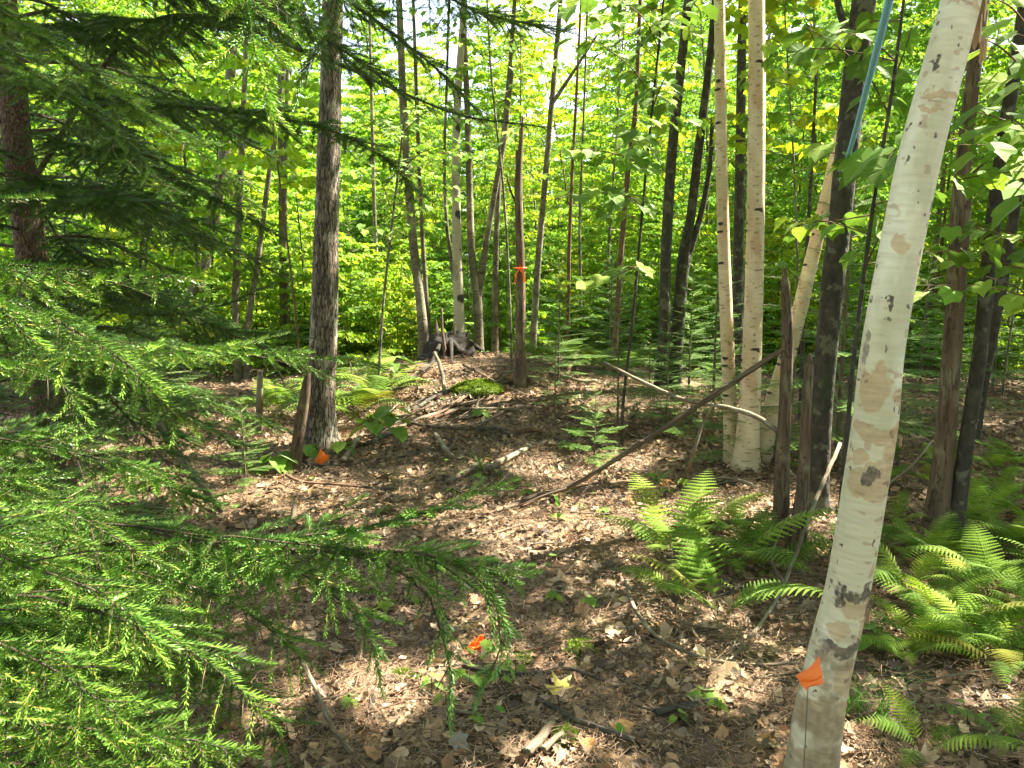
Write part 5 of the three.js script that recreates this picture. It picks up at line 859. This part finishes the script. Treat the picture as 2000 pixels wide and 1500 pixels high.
for (let i = 0; i < 26; i++) { let px = 650 + fernR() * 760; if (px > 790 && px < 1010) px += 260; const py = 690 + fernR() * 45; fernAt(px, py, 0.8, 6, whereabouts('bright fern', px, zd(px, py)), 'ferns behind the mound'); }

// ---------------------------------------------------------------- seedlings and small plants
function seedling(label, px, py, h, leaf, n, shapes, group, lean = 0) {
  const p = gp(px, py), t = thing('seedling', label, 'seedling', p, group), g = new TB(), r = bigLeafR, top = V(lean * h, h, (r() - 0.5) * 0.1 * h);
  tube(g, [V(0, -0.02, 0), V(lean * h * 0.3, h * 0.5, 0), top], [0.003, 0.0025, 0.0015], 5, { uvW: 1 }); part('stem', g.build(), BARK.red, t);
  for (let i = 0; i < n; i++) { const a = i * 2.4 + r(), y = h * lerp(0.55, 1, (i + 1) / n), d = V(Math.cos(a), -0.15 - 0.25 * r(), Math.sin(a)).normalize(), nn = V(0, 1, 0); nn.addScaledVector(d, -nn.dot(d)).normalize(); const m = part('leaf', shapes[i % shapes.length], tints[Math.floor(r() * 4)], t); m.position.set(lean * y * 0.9 + d.x * leaf * 0.25, y, d.z * leaf * 0.25); m.quaternion.setFromRotationMatrix(new THREE.Matrix4().makeBasis(nn.clone().cross(d), nn, d)); m.scale.setScalar(leaf * (0.75 + 0.5 * r())); }
}
for (const a of [[770, 895, 0.42, 0.16, 7, ROUNDS, 'seedling with broad leaves on a red stem left of the forked stick'], [720, 880, 0.28, 0.15, 6, ROUNDS, 'broad-leaved seedling at the right of the pale curved branch'], [596, 900, 0.13, 0.11, 4, ROUNDS, 'broad-leaved plant behind the orange flag'], [668, 894, 0.13, 0.11, 4, ROUNDS, 'broad-leaved plant right of the orange flag'], [540, 925, 0.16, 0.14, 6, ROUNDS, 'broad-leaved plant left of the thick trunk foot'], [500, 930, 0.1, 0.11, 5, ROUNDS, 'dark low leafy plant beside the fir sprig'],
  [765, 760, 0.35, 0.22, 7, ROUNDS, 'big-leaved plant glowing left of the stump'], [1130, 860, 0.12, 0.1, 5, ROUNDS, 'small leafy seedling below the fallen pole'], [1110, 885, 0.1, 0.09, 5, ROUNDS, 'tiny leafy seedling left of the fallen pole'], [542, 850, 0.55, 0.08, 5, MAPLES, 'thin bare-stemmed seedling before the bright fern'], [1370, 770, 0.3, 0.12, 6, MAPLES, 'yellow-green seedling lit beyond the fallen pole'], [940, 815, 0.08, 0.1, 4, ROUNDS, 'low seedling on the slope of the brush pile'],
  [1710, 1290, 0.12, 0.09, 5, ROUNDS, 'leafy plant right beside the leaning birch foot'], [1820, 545, 0.2, 0.1, 0, ROUNDS, '']]) if (a[6]) seedling(a[6], a[0], a[1], a[2], a[3], a[4], a[5]);
{
  const r = rng(71);
  for (let i = 0; i < 36; i++) seedling('tiny green seedling sprouting from the leaf litter', 540 + r() * 1000, 880 + r() * 560, 0.04 + r() * 0.04, 0.03 + r() * 0.035, 3 + i % 2, [ROUNDS, MAPLES][i % 2], 'tiny seedlings in the leaf litter');
  const g = new GB(); for (let i = 0; i < 14; i++) { const a = r() * 6.28, l = 0.12 + r() * 0.14, w = 0.003, o = V((r() - 0.5) * 0.06, 0, (r() - 0.5) * 0.06), c = 0.8 + r() * 0.4; let p = o.clone(), d = V(Math.cos(a) * 0.35, 1, Math.sin(a) * 0.35).normalize(); const s = V(-Math.sin(a), 0, Math.cos(a)); for (let k = 0; k < 4; k++) { const q = p.clone().addScaledVector(d, l / 4), w0 = w * (1 - k / 4), w1 = w * (1 - (k + 1) / 4), A = p.clone().addScaledVector(s, w0).toArray(), B = p.clone().addScaledVector(s, -w0).toArray(), C = q.clone().addScaledVector(s, -w1).toArray(), D = q.clone().addScaledVector(s, w1).toArray(); g.tri(A, B, C, [c, c, c]); g.tri(A, C, D, [c, c, c]); p = q; d.y -= 0.3; d.x += Math.cos(a) * 0.15; d.z += Math.sin(a) * 0.15; d.normalize(); } }
  const tuft = g.build();
  for (const [px, py] of [[940, 925], [975, 935], [1010, 950], [1235, 955], [1290, 950], [1090, 990], [1715, 1410], [1740, 1440], [1660, 1400]]) { const p = gp(px, py), m = solo('grass_tuft', tuft, FERN, 'small tuft of grass on the forest floor', 'grass tuft', 'grass tufts on the forest floor', p); m.rotation.y = r() * 6.28; m.scale.setScalar(0.7 + r() * 0.6); }
}

// ---------------------------------------------------------------- leaf litter
const DEAD = new THREE.MeshPhysicalMaterial({ roughness: 0.75, vertexColors: true, side: THREE.DoubleSide, transmission: 0.12, thickness: 0 }); DEAD.name = 'dead_leaf';
function deadLeaf(shape, seed, curl) { const r = rng(seed), gb = new GB(); addLeaf(gb, V(0, 0, -0.5), V(0, 0, 1), V(0, 1, 0), 1, shape, curl * (r() - 0.2), curl * (r() - 0.5) * 1.4, [1, 1, 1], curl * 0.22); return gb.build(); }
const DEADS = [deadLeaf(MAPLE, 1, 0.5), deadLeaf(OVAL, 2, 0.7), deadLeaf(MAPLE, 3, 0.9), deadLeaf(OVAL, 4, 0.4), deadLeaf(ROUND, 5, 0.6), deadLeaf(DIAMOND, 6, 0.8)];
const litter = thing('leaf_litter', 'brown dead leaves, needles and twigs strewn over the whole forest floor', 'leaf litter'); litter.userData.kind = 'stuff';
{
  const r = rng(17), lists = DEADS.map(() => []), cols = [[0.23, 0.16, 0.09], [0.28, 0.205, 0.12], [0.15, 0.105, 0.058], [0.33, 0.25, 0.16], [0.25, 0.145, 0.07], [0.09, 0.06, 0.038], [0.32, 0.25, 0.175], [0.17, 0.13, 0.07], [0.12, 0.085, 0.05]];
  const spot = (n, d0, d1, pw) => { const d = lerp(d0, d1, Math.pow(r(), pw)), x = (r() - 0.5) * 1.75 * d, z = -d; return [x, z]; };
  for (let i = 0; i < 42000; i++) {
    const [x, z] = i < 33000 ? spot(i, 1.45, 8.5, 0.78) : spot(i, 6, 15, 0.6);
    const flat = r() < 0.7 ? 0.35 : 0.9, s = 0.018 + 0.052 * Math.pow(r(), 2.2) + (i > 33000 ? 0.015 : 0), e = new THREE.Euler((r() - 0.5) * 2 * flat, r() * 6.28, (r() - 0.5) * 2 * flat), c = cols[Math.floor(r() * cols.length)], g = 0.45 + 1.5 * r() * (0.4 + r());
    const k = r() < 0.25 ? [0, 2][i % 2] : [1, 3, 4, 5][i % 4]; lists[k].push([new THREE.Matrix4().makeRotationFromEuler(e).scale(V(s, s, s)).setPosition(x, groundY(x, z) + 0.008 + 0.018 * r() + (0.03 * fbm(x * 6, z * 6, 4, 2)), z), new THREE.Color().setRGB(c[0] * g * 1.06, c[1] * g, c[2] * g * 0.94)]);
  }
  lists.forEach((l, i) => instanced('dead_leaves', DEADS[i], DEAD, l, litter));
  // dead needles and fine twigs
  const needles = new GB(); for (let i = 0; i < 60; i++) { const a = r() * 6.28, l = 0.012 + r() * 0.012, x = (r() - 0.5) * 0.16, z = (r() - 0.5) * 0.16, y = r() * 0.012, w = 0.0008, g = 0.6 + r() * 0.8, dy = (r() - 0.5) * 0.008, c = Math.cos(a), s = Math.sin(a); needles.tri([x - s * w, y, z + c * w], [x + s * w, y, z - c * w], [x + c * l, y + dy, z + s * l], [g, g, g]); }
  for (let i = 0; i < 10; i++) { const a = r() * 6.28, l = 0.04 + r() * 0.09, x = (r() - 0.5) * 0.16, z = (r() - 0.5) * 0.16, w = 0.0013, c = Math.cos(a), s = Math.sin(a), g = 0.6 + r() * 0.9, y = 0.004 + r() * 0.02, dy = (r() - 0.5) * 0.02; needles.tri([x - s * w, y, z + c * w], [x + s * w, y, z - c * w], [x + c * l, y + dy, z + s * l], [g, g, g]); needles.tri([x, y - w, z], [x, y + w, z], [x + c * l, y + dy, z + s * l], [g, g, g]); }
  const nl = []; for (let i = 0; i < 6000; i++) { const [x, z] = spot(i, 1.4, 9.5, 0.8), g = 0.7 + r() * 0.7; nl.push([new THREE.Matrix4().makeRotationFromEuler(new THREE.Euler((r() - 0.5) * 0.4, r() * 6.28, (r() - 0.5) * 0.4)).scale(V(1, 1, 1)).setPosition(x, groundY(x, z) + 0.012 + 0.02 * r() + 0.03 * fbm(x * 6, z * 6, 4, 2), z), new THREE.Color().setRGB(0.34 * g, 0.225 * g, 0.135 * g)]); }
  instanced('dead_needles', needles.build(), DEAD, nl, litter);
  const tw = new TB(); tube(tw, [V(-0.5, 0, 0), V(-0.15, 0.03, 0.03), V(0.2, 0.02, -0.02), V(0.5, 0.05, 0.03)], [0.012, 0.011, 0.009, 0.005], 5, { uvW: 1, bump: 0.2 });
  const twig = tw.build(), tl = [[], []]; for (let i = 0; i < 2800; i++) { const [x, z] = spot(i, 1.45, 10.5, 0.75), s = 0.08 + 0.3 * r() * r(); tl[i % 2].push([new THREE.Matrix4().makeRotationFromEuler(new THREE.Euler(0, r() * 6.28, (r() - 0.5) * 0.25)).scale(V(s, s, s)).setPosition(x, groundY(x, z) + 0.012 + 0.02 * r(), z)]); }
  instanced('twigs', twig, BARK.grey, tl[0], litter); instanced('twigs', twig, BARK.red, tl[1], litter);
  const gl = []; for (let i = 0; i < 900; i++) { const [x, z] = spot(i, 2.2, 10, 0.7); if (fbm(x * 0.8, z * 0.8, 5, 2) < 0.02) continue; const s = 0.025 + r() * 0.035, g = 0.7 + r() * 0.6; gl.push([new THREE.Matrix4().makeRotationFromEuler(new THREE.Euler((r() - 0.5) * 0.7, r() * 6.28, (r() - 0.5) * 0.7)).scale(V(s, s, s)).setPosition(x, groundY(x, z) + 0.03 + 0.04 * r(), z), new THREE.Color().setRGB(g, g, g)]); }
  const cover = thing('ground_cover', 'small green leaves sprinkled low over the leaf litter', 'ground cover'); cover.userData.kind = 'stuff';
  instanced('green_leaves', DEADS[3], FERN, gl, cover);
}
// single leaves that stand out
function loneLeaf(label, px, py, w, shape, rgb, seed, turn, cat = 'leaf') { const p = gp(px, py, 0.035), l = w * depthOf(p) / FOCAL, g = deadLeaf(shape, seed, 0.35), m = DEAD.clone(); m.vertexColors = false; m.color.setRGB(...rgb); m.name = 'leaf_skin'; const o = solo('fallen_leaf', g, m, label, cat, undefined, p); o.scale.setScalar(l); o.rotation.set(0.35, turn, 0.1); }
const STAR = [0.32, [[0, 0], [-0.05, 0.12], [0.02, 0.5], [0.2, 0.2], [0.62, 0.56], [0.5, 0.17], [1, 0]]];
loneLeaf('pale yellow star-shaped maple leaf lying on the litter', 1103, 1352, 62, STAR, [0.62, 0.5, 0.1], 31, 2.6);
loneLeaf('large tan dead maple leaf left of the birch foot', 1412, 1342, 80, MAPLE, [0.24, 0.16, 0.07], 32, -1.2);
loneLeaf('ochre dead leaf at the bottom near the birch foot', 1505, 1466, 42, OVAL, [0.42, 0.22, 0.06], 33, 1.4);
loneLeaf('orange-brown dead leaf at the bottom edge', 1150, 1476, 34, ROUND, [0.38, 0.18, 0.05], 34, 0.4);
loneLeaf('ochre curled leaf at the right of the bottom moss cushion', 1218, 1440, 48, OVAL, [0.4, 0.22, 0.07], 35, 1.7);
loneLeaf('grey-white dead leaf at the bottom edge', 900, 1470, 40, MAPLE, [0.27, 0.24, 0.19], 36, 0.9);
loneLeaf('tan leaf lying right of the moss cushions', 1200, 1244, 36, ROUND, [0.27, 0.2, 0.11], 37, 2.2);
loneLeaf('pinkish curled leaf in the sunspot at lower left', 630, 1368, 34, OVAL, [0.45, 0.3, 0.22], 38, 0.6);
loneLeaf('orange leaf standing up in the sunlit patch by the pole', 1304, 955, 26, MAPLE, [0.5, 0.2, 0.06], 39, 0.2);

0 && console.log('tris', Math.round([...PROTO, ...TALL, ...FIRS].reduce((a, p) => a + p.leaves.attributes.position.count / 3, 0)));
renderer.render(scene, camera);
